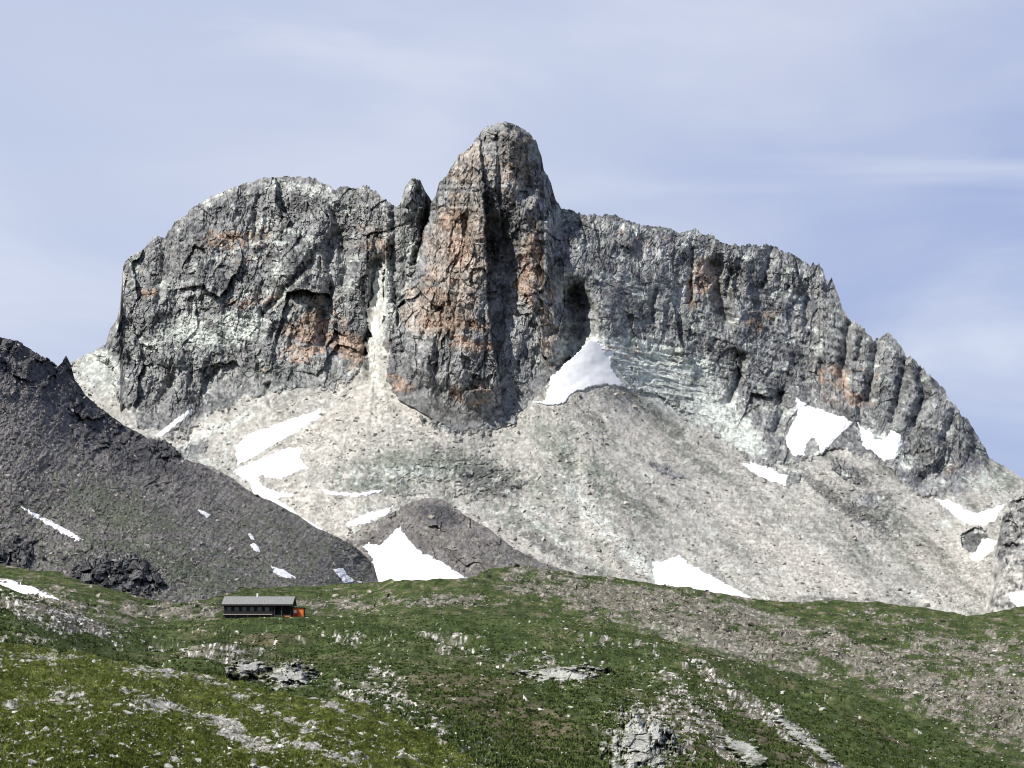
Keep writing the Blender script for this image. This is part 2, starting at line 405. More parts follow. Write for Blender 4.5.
SLAB = [(620, 362, 70, 20, 6, 1.2), (690, 390, 60, 24, 30, 1.1), (740, 430, 34, 18, 30, .8), (210, 335, 60, 22, 0, .9), (620, 285, 50, 14, 4, .7), (300, 190, 60, 10, 5, .6)]
def m_relief(px, py, D):
    sc = m_scree(px, py)
    wx = px + 5 * fbm(px / 40., py / 40., 21, 4); wy = py + 6 * fbm(px / 40., py / 40., 27, 4)
    R = 20 * ridged(wx / 75., wy / 150., 31, 3, .5) - 8
    R = R + 4.5 * ridged(wx / 17., wy / 62., 35, 4, .55)
    f, e, _ = facets(wx / 46., wy / 75., 41, 1.5, .4); R = R + 19 * f
    f, e, _ = facets(wx / 17. + .3 * wy / 19., wy / 34., 51, 1.4, .8); R = R + 6 * f
    w2x = px + 2.5 * gnoise(px / 9., py / 9., 66); w2y = py + 2.5 * gnoise(px / 9., py / 9., 67)
    f, e, rr = facets(w2x / 7.5, w2y / 13., 61, 1.3, .9); R = R + 2.9 * f - 3.5 * (rr > .6) * np.exp(-(e / .07) ** 2)
    f, e, rr = facets(w2x / 3.6, w2y / 4.6, 81, 1.3, 1.0); R = R + 2.1 * f
    f, e, _ = facets(px / 1.9, py / 2.2, 91, 1.1, 1.0); R = R + 1.25 * f
    # thin ledges / strata on the right wall
    st = sstep(560, 600, px) * sstep(280, 300, py) * sstep(470, 420, py)
    R = R * (1 - .45 * st) + st * 3.0 * gnoise(px / 60., (py - .25 * px) / 4.2, 95) * 1.0
    gl = 0
    for pts, w, dep in GULLY_HOLLOW:
        d = polydist(px + 2.5 * gnoise(py / 7., px / 30., 98), py, pts)
        gl = gl + dep * (1.4 if w < 6 else 1.) * np.exp(-(d / w) ** 2)
    for pts, w in LEDGE:
        d = polydist(px, py + 2 * gnoise(px / 8., py / 8., 99), pts)
        gl = gl - 2.5 * np.exp(-(d / w) ** 2)
    # scree: fans with shallow runnels and small roughness
    S = 5 * fbm(px / 90., py / 70., 101, 3) + 1.1 * gnoise((px - .55 * (py - 400)) / 7., py / 90., 103) * sstep(560, 640, px) \
        + .8 * fbm(px / 14., py / 11., 107, 4, .5) + .30 * gnoise(px / 2., py / 1.7, 109)
    t1 = np.arctan2(px - 376, np.maximum(py - 350, 4)); t2 = np.arctan2(px - 560, np.maximum(py - 300, 4))
    wl = sstep(520, 440, px)
    S = S + sstep(20, 150, py - np.interp(px, *np.array(BASE, float).T)) * (7 * fbm(t1 * 5, np.hypot(px - 376, py - 350) / 160., 261, 3) * wl + 6 * fbm(t2 * 7, np.hypot(px - 560, py - 300) / 170., 263, 4, .45) * (1 - wl))
    # bumpy old moraine under the tower and dark runnels on the right
    hum = blobs(px, py, [(480, 480, 70, 28, 10, 1), (400, 480, 60, 25, 0, .7), (590, 470, 40, 25, 40, .6), (860, 510, 60, 28, 35, .9)])
    S = S + hum * (5 * ridged(px / 22., py / 14., 111, 4, .6) + 2.2 * facets(px / 6., py / 5., 113, 1, .8)[0])
    S = S + 26 * np.exp(-(((px - 853) / 7) ** 2 + ((py - 440) / 13) ** 2) ** 1.3) + 14 * np.exp(-(((px - 812) / 6) ** 2 + ((py - 447) / 8) ** 2))
    S = S + 22 * np.exp(-(((px - 975) / 15) ** 2 + ((py - 538) / 14) ** 2))
    yb_ = np.interp(px, *np.array(BASE, float).T)
    R = R * (.25 + .75 * sstep(2, 50, yb_ - py)) * (1 - .72 * np.clip(blobs(px, py, SLAB), 0, 1))
    R = R * (1 - .45 * np.clip(blobs(px, py, [(630, 270, 75, 60, 10, 1.2)]), 0, 1))
    R = R + np.clip(blobs(px, py, SLAB), 0, 1) * (2.4 * ridged((px + 1.2 * py) / 60., (py - .28 * px) / 9., 96, 3, .6) + 1.3 * facets(px / 7., (py - .28 * px) / 3., 97, 1, 1)[0])
    out = (R - gl) * (1 - sc) + S * sc - gl * sc * .5
    tw, ins = tower(px, py)
    edge = sstep(0, 14, py - np.interp(px, *np.array(TOP).T))
    out = out * (.45 + .55 * edge)
    # front of the subsidiary needle
    nd = 45 * np.clip(1 - ((px - 413) / 12.) ** 2, 0, 1) ** .5 * sstep(235, 200, py)
    return out * np.where(ins, .6, 1) + tw + nd

RUST = [(456, 222, 16, 14, 0, 1), (460, 250, 20, 20, 0, .8), (440, 300, 22, 30, -10, .6), (455, 324, 34, 7, 5, 1.1), (470, 345, 26, 10, 5, .7), (535, 250, 8, 45, -8, .7), (525, 285, 14, 25, 0, .7), (548, 310, 8, 50, 0, .55),
 (315, 330, 22, 26, 0, .9), (350, 347, 18, 18, 0, 1), (300, 345, 26, 20, 0, .6), (225, 240, 26, 12, 0, .7), (148, 291, 12, 6, 0, .9), (240, 258, 30, 8, 0, .45), (255, 300, 40, 12, 0, .4),
 (704, 278, 9, 26, 0, 1), (690, 300, 8, 16, 0, .6), (835, 375, 26, 12, 0, .6), (850, 400, 30, 10, 0, .5), (760, 320, 22, 12, 0, .35), (400, 384, 18, 8, 20, .8), (470, 395, 30, 12, 0, .6),
 (95, 380, 14, 10, 0, .5), (505, 180, 16, 40, 0, .35), (375, 240, 20, 20, 0, .35), (955, 470, 10, 10, 0, .5), (640, 240, 40, 10, 0, .3)]
TAN = [(458, 250, 34, 60, 8, 1.1), (440, 310, 44, 34, 0, 1), (470, 170, 26, 30, 20, .7), (510, 160, 26, 40, 0, .6), (532, 270, 14, 50, -5, 1), (548, 330, 10, 50, 0, .8), (378, 240, 20, 24, 0, .6), (705, 280, 20, 34, 0, .7), (240, 240, 50, 16, 0, .6), (320, 320, 34, 34, 0, .6), (850, 390, 40, 20, 0, .5), (100, 375, 20, 18, 0, .6), (620, 350, 50, 12, 5, .5)]
PALE = [(200, 338, 40, 14, 0, 1.1), (240, 328, 28, 18, -10, 1.1), (180, 325, 26, 11, 0, .9), (150, 345, 20, 8, 0, .7), (382, 290, 12, 50, 0, .8), (375, 350, 8, 40, 0, .7), (630, 362, 80, 22, 6, 1.7), (680, 388, 66, 26, 26, 1.6), (735, 430, 34, 16, 35, 1.2), (600, 325, 30, 8, 0, .5),
 (720, 410, 34, 16, 35, .8), (100, 372, 26, 20, 30, 1.1), (300, 188, 55, 7, 8, .5), (215, 300, 40, 9, -20, .4), (620, 282, 60, 7, 5, .5), (750, 435, 22, 14, 40, .6), (640, 228, 70, 5, 5, .5), (789, 299, 3, 6, 0, 1.2), (800, 415, 40, 8, 10, .6), (870, 432, 26, 6, 10, .8),
 (300, 235, 30, 5, 20, .6), (240, 420, 30, 5, -30, .9), (205, 432, 26, 6, -35, 1), (410, 250, 12, 22, 0, .5), (900, 455, 20, 10, 60, .7), (790, 470, 14, 10, 0, .5), (980, 480, 22, 14, -10, .6), (460, 170, 12, 25, 0, .4),
 (590, 510, 12, 50, -40, .7), (640, 560, 34, 12, 40, .8), (520, 500, 90, 5, 30, .4), (400, 475, 70, 12, 0, .5), (560, 540, 60, 4, 35, .6)]
DARKB = [(490, 482, 40, 18, 15, 1), (450, 455, 30, 10, 20, .5), (545, 545, 46, 8, 35, .8), (600, 575, 36, 6, 30, .7), (700, 470, 26, 6, 30, .5), (830, 495, 60, 7, 40, .8), (870, 520, 46, 8, 38, .7), (890, 500, 26, 8, 45, .7), (860, 475, 30, 12, 20, .7),
 (590, 420, 18, 8, 30, .4), (940, 465, 24, 18, 0, .6), (975, 540, 14, 12, 0, .8), (450, 410, 46, 14, 10, .9), (230, 160, 1, 1, 0, 0), (790, 200, 1, 1, 0, 0), (830, 600, 50, 5, 0, .8), (660, 500, 14, 4, 30, .5), (530, 440, 10, 5, 30, .3)]
GREENB = [(410, 465, 60, 16, 0, 1.), (380, 485, 60, 10, 0, .8), (470, 470, 60, 20, 15, .9), (560, 450, 24, 40, -30, .7), (600, 480, 40, 24, 35, .6), (1000, 480, 22, 14, 20, .8), (270, 275, 60, 24, -20, .35), (520, 520, 60, 12, 25, .7), (540, 490, 30, 20, 30, .6), (180, 330, 60, 30, 0, .3), (780, 520, 80, 30, 35, .35), (280, 372, 60, 10, 0, .5), (700, 560, 90, 20, 35, .3)]

def m_masks(px, py, X, Y, Z):
    sc = m_scree(px, py)
    n1 = fbm(px / 14., py / 14., 201, 5, .65); n2 = fbm(px / 9., py / 7., 207, 5, .7); n3 = fbm(px / 18., py / 12., 213, 5, .7)
    tw, ins = tower(px, py)
    rb = facets(px / 8., py / 6., 247, 1, 1)[2]
    rust = sstep(.30, .75, blobs(px, py, RUST) + .25 * n1 + .5 * (rb - .5)) * (1 - sc * .8) * .95
    tan = sstep(.3, .75, blobs(px, py, TAN) + .25 * n1 + .3 * (rb - .5)) * (1 - sc) * .8
    pale = sstep(.30, .62, blobs(px, py, PALE) + .40 * n2) * .88
    led = np.zeros(px.shape)
    for pts, w in LEDGE[:3]:
        led = np.maximum(led, np.exp(-(polydist(px, py + 2 * gnoise(px / 8., py / 8., 99), pts) / (w * .7)) ** 2))
    pale = np.maximum(pale, .75 * sstep(.4, .8, led + .3 * n2))
    pale = np.maximum(pale, .7 * sstep(.55, .9, n3 + .1 * n2) * (1 - ins))
    dark = sstep(.35, .7, blobs(px, py, DARKB) + .4 * n3) * .8
    green = sstep(.25, .8, blobs(px, py, GREENB) + .3 * n1) * .75 + .25 * sstep(.2, .8, n2) * (1 - sc)
    z1 = fbm(px / 55., (py + .4 * px) / 38., 241, 4, .6)
    f, e, r = facets(px / 8., py / 11., 61, 1, 1); f2, e2, r2 = facets(px / 2.2, py / 2.4, 231, 1, 1)
    slab = np.clip(blobs(px, py, SLAB[:3]), 0, 1)
    v = np.clip(.5 + .16 * slab + .30 * (r - .5) * (1 - sc) + .6 * (r2 - .5) * (1 - .6 * sc) + .28 * (1 - .4 * sc) * gnoise(px / 1.3, py / 1.3, 233) + .15 * n3 + .22 * z1 * (1 - sc), 0, 1)
    t1 = np.arctan2(px - 376, np.maximum(py - 350, 4)); r1 = np.hypot(px - 376, py - 350)
    t2 = np.arctan2(px - 560, np.maximum(py - 300, 4)); r2_ = np.hypot(px - 560, py - 300)
    wl = sstep(520, 440, px)
    st1 = fbm(t1 * 6, r1 / 90., 251, 4, .6) + .25 * n3; st2 = fbm(t2 * 13, r2_ / 110., 257, 4, .6) + .25 * n3
    stv = st1 * wl + .6 * st2 * (1 - wl)
    v = np.clip(v * (1 - sc) + sc * (.5 + .42 * (r2 - .5) + .14 * gnoise(px / 1.3, py / 1.3, 233) + .10 * stv), 0, 1)
    a_ = (px * .62 - py * .78) + 6 * fbm(px / 60., py / 60., 271, 3); l_ = px * .78 + py * .62
    dg = fbm(a_ / 24., l_ / 190., 273, 4, .6) * sstep(540, 620, px)
    chute = sstep(.15, .7, blobs(px, py, [(377, 330, 10, 60, 0, 1), (372, 400, 34, 34, 0, .9), (340, 415, 60, 12, -32, .9), (330, 450, 50, 20, -20, .6), (420, 420, 50, 9, 35, .7), (320, 510, 50, 22, 30, .9), (640, 430, 70, 24, 30, .6), (800, 560, 120, 22, 32, .6), (940, 560, 60, 30, 30, .7), (205, 428, 34, 6, -35, 1)]) + .25 * n3)
    v = np.clip(v + sc * (.22 * dg + .16 * chute), 0, 1)
    tan = np.maximum(tan, .22 * chute * sc)
    green = np.maximum(green * (1 - .7 * chute * sc), .55 * sstep(.15, .7, -dg) * sc)
    green = np.maximum(green, .28 * sstep(.2, .9, -stv + .3 * n3) * sc)
    return dict(scree=sc, rust=rust, tan=tan, pale=pale, dark=dark * (1 - pale), green=np.clip(green + .3 * (1 - sc) * sstep(0, .7, n3) * (1 - ins), 0, 1), var=v)

def jag_m(xs):
    inside = np.exp(-((xs - 300) / 1e9) ** 2)
    f, e, r = facets(xs / 7., xs * 0 + .5, 401, 1, 1)
    f2, e2, r2 = facets(xs / 2.6, xs * 0 + .5, 407, 1, 1)
    amp = np.interp(xs, [60, 120, 160, 380, 440, 560, 600, 700, 760, 985, 1000], [1, 1.5, 2, 2, 1.6, 1.4, 1.6, 2.2, 3.2, 3.2, 1.2])
    amp = amp + 3.5 * (np.exp(-((xs - 458) / 16) ** 2) + np.exp(-((xs - 550) / 10) ** 2)) + 1.0
    return amp * (.6 + .7 * gnoise(xs / 23., xs * 0, 409)) * (.65 * f + .5 * f2)

mount = Layer('mountain', M_MOUNT, TOP, [(-300, 662), (1300, 662)], CT_M, .8, 640, m_relief, None, m_masks,
              back=[(4, 2), (14, 12), (30, 40), (60, 110), (130, 260), (260, 460), (500, 640)], jag=jag_m)

# ------------------------------------------------------------------ small rocky hill at the right edge
def rocky_relief(amp):
    def fn(px, py, D):
        k = D / 2000.
        wx = px + 5 * fbm(px / 30., py / 30., 521, 3); wy = py + 5 * fbm(px / 30., py / 30., 523, 3)
        r = 1.0 * facets(wx / 22., wy / 26., 531, 1.3, .6)[0] * 9 + 5 * facets(wx / 9., wy / 9., 541, 1.3, .7)[0] + 2.2 * facets(px / 4., py / 3.6, 551, 1.2, .8)[0] + facets(px / 2., py / 2., 553, 1, .8)[0]
        return amp * k * r
    return fn

def r_masks(px, py, X, Y, Z):
    n = fbm(px / 10., py / 8., 561, 5, .7); r = facets(px / 2.4, py / 2.4, 563)[2]
    lo = np.maximum(sstep(545, 575, py + 12 * n), .25)
    return dict(scree=lo, rust=.3 * sstep(.2, .6, n + .0), pale=.6 * sstep(.2, .7, n), dark=.7 * sstep(.1, .5, -n), green=0 * n,
                var=np.clip(.5 + .6 * (r - .5) + .2 * n, 0, 1))
rocky = Layer('rocky_hill', M_MOUNT, [(960, 638), (975, 632), (984, 616), (989, 590), (994, 560), (999, 535), (1003, 515), (1008, 504), (1013, 500), (1024, 495), (1060, 478), (1300, 440)],
      [(960, 640), (1300, 640)], [(970, 640, 1655), (990, 590, 1750), (1000, 535, 1880), (1008, 503, 1960), (1060, 470, 1950), (1060, 600, 1690), (1060, 640, 1640), (1100, 470, 1930)], .8, 160,
      lambda px, py, D: rocky_relief(1.5)(px, py, D) * (.15 + .85 * sstep(575, 530, py)) * sstep(-4, 14, px - np.interp(py, [500, 535, 560, 590, 616, 640], [1006, 999, 994, 989, 984, 970])), None, r_masks, back=[(4, 1), (15, 8), (50, 40), (150, 150), (300, 320)], xr=(962, 1036), wide=260, jag=lambda x: 1.5 * facets(x / 4., x * 0 + .5, 571)[0])

# ------------------------------------------------------------------ dark moraine hill below the scree
MOR_TOP = [(250, 620), (300, 585), (330, 556), (346, 539), (366, 526), (385, 516), (399, 509), (412, 502), (426, 498), (436, 498), (445, 501), (465, 515), (489, 529), (515, 549), (540, 562), (575, 573), (640, 592), (700, 620)]
def mor_masks(px, py, X, Y, Z):
    n = fbm(px / 14., py / 8., 601, 5, .7); r = facets(px / 2.2, py / 2., 603)[2]
    return dict(pale=.5 * sstep(.45, .9, n) + .6 * blobs(px, py, [(365, 530, 20, 6, -30, 1), (350, 560, 16, 10, 0, .8)]), dark=.8 * sstep(.0, .5, blobs(px, py, [(440, 515, 26, 12, 20, 1)]) + .3 * n - .3),
                green=.35 * sstep(0, .6, n), var=np.clip(.5 + .6 * (r - .5) + .2 * n, 0, 1))
moraine = Layer('moraine_hill', M_DARK, MOR_TOP, [(250, 628), (700, 628)], [(260, 620, 1330), (380, 620, 1300), (550, 620, 1320), (700, 620, 1400), (350, 545, 1480), (430, 500, 1560), (430, 560, 1440), (500, 540, 1510), (560, 575, 1480), (640, 595, 1480)],
      .9, 150, rocky_relief(.42), None, mor_masks, back=[(10, 2), (40, 14), (100, 50), (200, 110)], xr=(262, 690), wide=0, jag=lambda x: .9 * facets(x / 4., x * 0 + .5, 611)[0])

# ------------------------------------------------------------------ dark hillside at the left
HILL_TOP = [(-300, 250), (-100, 300), (0, 337), (20, 342), (36, 352), (53, 362), (58, 366), (62, 361), (66, 355), (71, 365), (75, 380), (86, 395), (100, 408), (123, 425), (146, 437),
 (156, 441), (165, 440), (173, 446), (178, 456), (196, 463), (214, 468), (232, 478), (252, 493), (275, 503), (299, 516), (315, 527), (340, 538), (354, 546), (366, 556), (374, 566), (377, 577), (384, 600), (420, 640)]
CT_H = [(-60, 620, 640), (60, 620, 660), (150, 620, 690), (240, 620, 740), (330, 620, 850), (420, 640, 900), (-60, 540, 740), (60, 540, 800), (150, 540, 850), (240, 560, 900), (320, 570, 980),
 (-60, 440, 850), (60, 450, 950), (150, 480, 1010), (-60, 325, 1000), (0, 340, 1030), (60, 362, 1100), (120, 425, 1130), (180, 456, 1130), (240, 485, 1130), (300, 516, 1130), (350, 545, 1130), (376, 578, 1110)]
def h_relief(px, py, D):
    wx = px + 6 * fbm(px / 30., py / 30., 621, 4); wy = py + 6 * fbm(px / 30., py / 30., 623, 4)
    ty = np.interp(px, *np.array(HILL_TOP).T)
    crest = sstep(95, 8, py - ty) * sstep(250, 120, px)
    big = 6 * fbm(px / 70., py / 60., 625, 3)
    f = facets(wx / 15., wy / 15., 631, 1.4, .7)[0] * 7 + facets(wx / 6., wy / 6., 633, 1.3, .8)[0] * 3.2
    sm = facets(px / 3., py / 2.6, 635, 1.2, .9)[0] * .9 + facets(px / 1.6, py / 1.5, 637, 1, .9)[0] * .4 + .5 * gnoise((px + .9 * py) / 6., (py - .6 * px) / 60., 639) * 2
    cl = blobs(px, py, [(215, 510, 40, 10, 30, .3), (15, 555, 26, 22, 0, .8), (120, 572, 46, 20, 15, .9), (352, 560, 22, 16, 40, .5), (250, 560, 40, 12, 0, .2)])
    return big + f * np.maximum(crest, cl) + sm
def h_masks(px, py, X, Y, Z):
    ty = np.interp(px, *np.array(HILL_TOP).T)
    crest = sstep(80, 8, py - ty) * sstep(250, 120, px)
    n = fbm(px / 16., py / 9., 641, 5, .7); r = facets(px / 2., py / 1.9, 643)[2]
    cl = blobs(px, py, [(15, 555, 26, 22, 0, .8), (120, 572, 46, 20, 15, .8), (250, 595, 60, 10, 0, .5)])
    return dict(green=.75 * sstep(.15, .8, .45 * n + sstep(420, 560, py) * .45 + blobs(px, py, [(110, 505, 60, 25, 30, .4), (180, 570, 80, 16, 20, .4)])),
                pale=.7 * sstep(.5, .85, .4 * n + blobs(px, py, [(240, 478, 26, 8, 30, .9), (215, 470, 24, 4, 25, .6), (60, 550, 26, 5, 30, .5), (355, 562, 14, 18, 40, .7)])),
                dark=.8 * sstep(.3, .7, np.maximum(crest, cl) + .3 * n), var=np.clip(.5 + .75 * (r - .5) + .2 * n, 0, 1))
hill = Layer('dark_hillside', M_DARK, HILL_TOP, [(-300, 640), (420, 645)], CT_H, .8, 380, h_relief, None, h_masks,
             back=[(5, 1), (20, 8), (60, 35), (150, 100), (300, 220)], xr=(-12, 415), wide=0, jag=lambda x: np.interp(x, [-10, 180, 250], [1.8, 1.5, .6]) * facets(x / 4.5, x * 0 + .5, 651)[0])
# ------------------------------------------------------------------ rubble ridge with grass (far meadow)
RIDGE_TOP = [(-300, 545), (0, 566), (60, 573), (100, 586), (140, 598), (180, 603), (215, 598), (240, 590), (256, 587), (300, 584), (376, 582), (430, 581), (465, 578), (490, 571), (505, 569), (520, 568), (560, 570), (620, 577),
 (660, 583), (695, 588), (731, 595), (767, 600), (802, 602), (852, 603), (891, 603), (927, 608), (945, 612), (966, 617), (980, 615), (998, 611), (1024, 606), (1300, 580)]
CT_R = [(-60, 580, 620), (60, 590, 600), (-60, 640, 420), (100, 640, 450), (150, 612, 600), (180, 604, 640), (260, 589, 760), (260, 615, 590), (260, 650, 480), (376, 583, 780), (400, 610, 600), (400, 650, 500), (520, 569, 760), (530, 600, 660), (550, 640, 560),
 (660, 584, 760), (700, 630, 620), (700, 670, 520), (760, 600, 770), (800, 650, 600), (800, 700, 480), (890, 604, 780), (900, 660, 600), (900, 730, 430), (966, 618, 740), (960, 700, 500), (960, 780, 360), (1060, 600, 760), (1060, 680, 540), (1060, 790, 360), (300, 700, 400), (600, 720, 420)]
def ground_z(a1, s1, a2, s2, a3, s3, seed):
    def fn(X, Y, px, py):
        return a1 * fbm(X / s1, Y / s1, seed, 3) + a2 * fbm(X / s2, Y / s2, seed + 10, 4, .6) + a3 * (facets(X / s3, Y / s3, seed + 20, 1, .8)[0])
    return fn
RUB_R = [(700, 605, 90, 16, 14, .9), (620, 600, 70, 20, 12, 1), (720, 635, 110, 17, 16, 1), (840, 650, 110, 16, 18, .9), (930, 690, 90, 22, 25, .8), (960, 650, 90, 14, 5, .65), (1005, 700, 60, 40, 30, .8), (540, 585, 46, 14, 10, .7), (340, 605, 60, 10, 0, .55), (440, 600, 60, 7, 0, .6),
 (40, 600, 90, 14, 12, .8), (170, 610, 60, 9, 0, .8), (880, 620, 60, 6, 5, .4), (1000, 650, 40, 20, 0, .5), (545, 572, 40, 4, 3, .6)]
def ridge_masks(px, py, X, Y, Z):
    n = fbm(px / 20., py / 8., 661, 5, .7); r = facets(px / 2., py / 1.6, 663)[2]; n2 = fbm(X / 6., Y / 14., 665, 5, .75)
    rub = sstep(.33, .72, blobs(px, py, RUB_R) + .48 * n + .38 * n2)
    return dict(rubble=rub * .8, brown=.75 * sstep(.05, .85, n2 + .3 * n), pale=.3 * sstep(.75, .95, r) * rub + .2 * blobs(px, py, [(700, 640, 60, 8, 14, .7), (760, 615, 40, 6, 14, .7)]),
                var=np.clip(.5 + .5 * (r - .5) + .3 * n2, 0, 1))
def ridge_z(X, Y, px, py):
    r = blobs(px, py, RUB_R)
    return 1.2 * fbm(X / 60., Y / 60., 671, 3) + .5 * fbm(X / 11., Y / 16., 673, 5, .6) + (r + .08) * (1.2 * facets(X / 6., Y / 14., 675, 1, .5)[0]) * .65
ridge = Layer('grass_ridge', M_MEAD, RIDGE_TOP, [(-300, 650), (300, 690), (600, 720), (1000, 860), (1300, 900)], CT_R, .9, 330, None, ridge_z, ridge_masks,
              back=[(6, .6), (20, 4), (60, 16), (140, 40), (300, 80)])
# ------------------------------------------------------------------ middle meadow
MEAD_TOP = [(-300, 560), (-30, 578), (0, 584), (35, 597), (70, 609), (100, 622), (120, 628), (160, 626), (200, 622), (230, 618.5), (310, 617), (360, 614), (420, 613), (480, 613), (540, 617), (600, 625), (660, 637), (731, 660), (802, 677),
 (855, 693), (909, 716), (962, 745), (1001, 763), (1040, 780), (1300, 880)]
CT_B = [(-60, 600, 330), (30, 600, 360), (100, 625, 420), (160, 626, 500), (230, 619, 528), (300, 618, 532), (420, 614, 545), (540, 618, 545), (660, 638, 500), (802, 678, 440), (909, 717, 380), (1001, 765, 310), (1100, 800, 290),
 (-60, 660, 190), (60, 655, 230), (200, 660, 300), (350, 660, 330), (500, 660, 350), (600, 680, 300), (700, 700, 280), (800, 740, 250), (-60, 800, 120), (200, 800, 130), (500, 800, 150), (650, 735, 215), (700, 800, 160), (850, 800, 180), (1000, 830, 190), (450, 720, 200), (-60,870,90),(500,870,100),(1000,900,120)]
RUB_B = [(60, 620, 70, 14, 16, 1), (20, 640, 60, 12, 0, .55), (275, 672, 46, 13, 5, .8), (210, 655, 60, 8, 5, .6), (150, 640, 40, 6, 0, .3), (390, 690, 30, 16, 45, .7), (380, 700, 60, 14, 20, .6), (430, 735, 80, 16, 20, .5), (562, 677, 46, 13, 0, .75), (480, 655, 60, 5, 5, .4),
 (545, 662, 26, 6, 10, .5), (655, 735, 50, 34, 0, .95), (740, 700, 80, 6, 38, .8), (720, 740, 70, 12, 45, .9), (770, 720, 90, 6, 40, .8), (820, 750, 90, 6, 38, .8), (640, 655, 80, 5, 12, .45), (600, 640, 60, 4, 10, .4), (690, 690, 50, 10, 25, .6), (340, 640, 50, 4, 0, .3), (450, 640, 40, 4, 5, .4)]
BRN_B = [(500, 710, 70, 26, 5, .8), (540, 735, 60, 18, 0, .7), (330, 660, 120, 10, 0, .4), (700, 745, 60, 30, 40, .9), (770, 735, 100, 16, 38, .9), (250, 640, 90, 5, 0, .5), (60, 615, 60, 12, 15, .5), (450, 690, 60, 12, 0, .6), (730, 665, 70, 6, 20, .5), (880, 730, 70, 6, 26, .45)]
def mead_masks(px, py, X, Y, Z):
    n = fbm(px / 18., py / 7., 681, 5, .7); r = facets(px / 2., py / 1.5, 683)[2]; n2 = fbm(X / 3., Y / 9., 685, 6, .75)
    rub = sstep(.40, .72, blobs(px, py, RUB_B) + .40 * n + .25 * n2)
    green = sstep(0, 26, np.abs(py - np.interp(px, [520, 600, 660, 731, 802, 855, 909, 1000], [622, 640, 655, 676, 695, 712, 735, 775]) ))
    n4 = fbm(X / 22., Y / 60., 689, 4, .6)
    return dict(rubble=rub * .75, brown=.85 * sstep(.0, .85, 1.2 * blobs(px, py, BRN_B) + .25 * n2 + .5 * n4 - .08), pale=.85 * sstep(.70, .9, r + .15 * n) * rub + .8 * sstep(.955, .98, r) * sstep(-.1, .5, n2),
                var=np.clip(.5 + .5 * (r - .5) + .3 * n2 + .2 * n4, 0, 1))
def mead_z(X, Y, px, py):
    r = blobs(px, py, RUB_B)
    k = np.clip(Y / 300., .4, 1.4)
    return k * (1.4 * fbm(X / 26., Y / 45., 691, 3) + .30 * fbm(X / 6., Y / 9., 693, 5, .6) + (r + .1) * .20 * facets(X / 2.6, Y / 7., 695, 1, .5)[0]) * sstep(-4, 20, py - np.interp(px, *np.array(MEAD_TOP).T) + 3)
mead = Layer('meadow', M_MEAD, MEAD_TOP, [(-300, 840), (500, 860), (1000, 880), (1300, 900)], CT_B, .9, 420, None, mead_z, mead_masks,
             back=[(4, .3), (14, 3), (40, 12), (90, 30)])
# ------------------------------------------------------------------ near turf slope
NEAR_TOP = [(-300, 615), (0, 643), (60, 650), (130, 662), (200, 673), (260, 687), (300, 695), (340, 700), (381, 708), (400, 719), (419, 731), (451, 746), (476, 760), (520, 785), (600, 830), (800, 900), (1300, 990)]
CT_N = [(-60, 645, 100), (60, 652, 100), (200, 675, 92), (300, 696, 86), (400, 720, 78), (480, 764, 66), (600, 830, 48), (1000, 900, 40), (-60, 700, 58), (100, 710, 55), (300, 740, 50), (-60, 800, 34), (200, 800, 36), (450, 800, 44), (800, 1000, 20), (200, 1000, 14), (-60, 1000, 13), (1100, 1100, 13)]
RUB_N = [(235, 735, 60, 9, 22, .9), (190, 715, 60, 6, 18, .75), (150, 710, 40, 5, 15, .5), (320, 755, 60, 7, 20, .6), (300, 725, 80, 5, 22, .6), (60, 695, 12, 8, 0, .7), (150, 672, 40, 5, 8, .5), (350, 715, 60, 4, 25, .5), (30, 660, 50, 5, 0, .5), (200, 680, 60, 4, 14, .6), (110, 745, 30, 5, 10, .45), (420, 765, 40, 3, 25, .4),
         (75, 700, 20, 7, 10, .6), (10, 705, 10, 6, 0, .6)]
def near_masks(px, py, X, Y, Z):
    n = fbm(X / 1.6, Y / 5., 701, 5, .7); r = facets(X / .16, Y / .35, 703)[2]; n2 = fbm(X / .6, Y / 1.4, 705, 5, .75)
    rub = sstep(.36, .66, blobs(px, py, RUB_N) + .45 * n + .30 * n2)
    return dict(rubble=rub * .85, brown=.5 * sstep(.2, .9, n2 + .4 * n), var=np.clip(.5 + .35 * (r - .5) + .5 * n2, 0, 1))
def near_z(X, Y, px, py):
    r = blobs(px, py, RUB_N)
    return .22 * fbm(X / 5., Y / 9., 711, 3) + .16 * fbm(X / .8, Y / 1.6, 713, 5, .6) * (1 - .6 * r)
near = Layer('near_slope', M_NEAR, NEAR_TOP, [(-300, 850), (500, 860), (1300, 1010)], CT_N, .9, 520, None, near_z, near_masks,
             back=[(1, .1), (4, 1), (12, 4), (30, 10)], xr=(-12, 700), wide=300, front=[(.6, -1.6), (.3, -1.65), (.1, -1.65), (-.3, -1.7), (-3, -1.7)])

# far ground: one sheet to the horizon, below everything else
gx = np.linspace(-30000, 30000, 61); G = np.stack(np.meshgrid(gx, gx), -1)
gz = -60 + 12 * fbm(G[..., 0] / 4000., G[..., 1] / 4000., 3, 3)
link('ground', mesh_np('ground', np.concatenate([G, gz[..., None]], -1).reshape(-1, 3), gridquads(61, 61), M_MEAD, True), kind='structure')

# ------------------------------------------------------------------ snow patches
FARL = (mount, moraine, hill, rocky)
def blur(A, k):
    if k < 1: return A
    ker = np.exp(-np.linspace(-2, 2, 2 * k + 1) ** 2); ker /= ker.sum()
    P_ = np.pad(A, k, mode='edge')
    P_ = sum(ker[i] * P_[i:i + A.shape[0], :] for i in range(2 * k + 1))
    return sum(ker[i] * P_[:, i:i + A.shape[1]] for i in range(2 * k + 1))

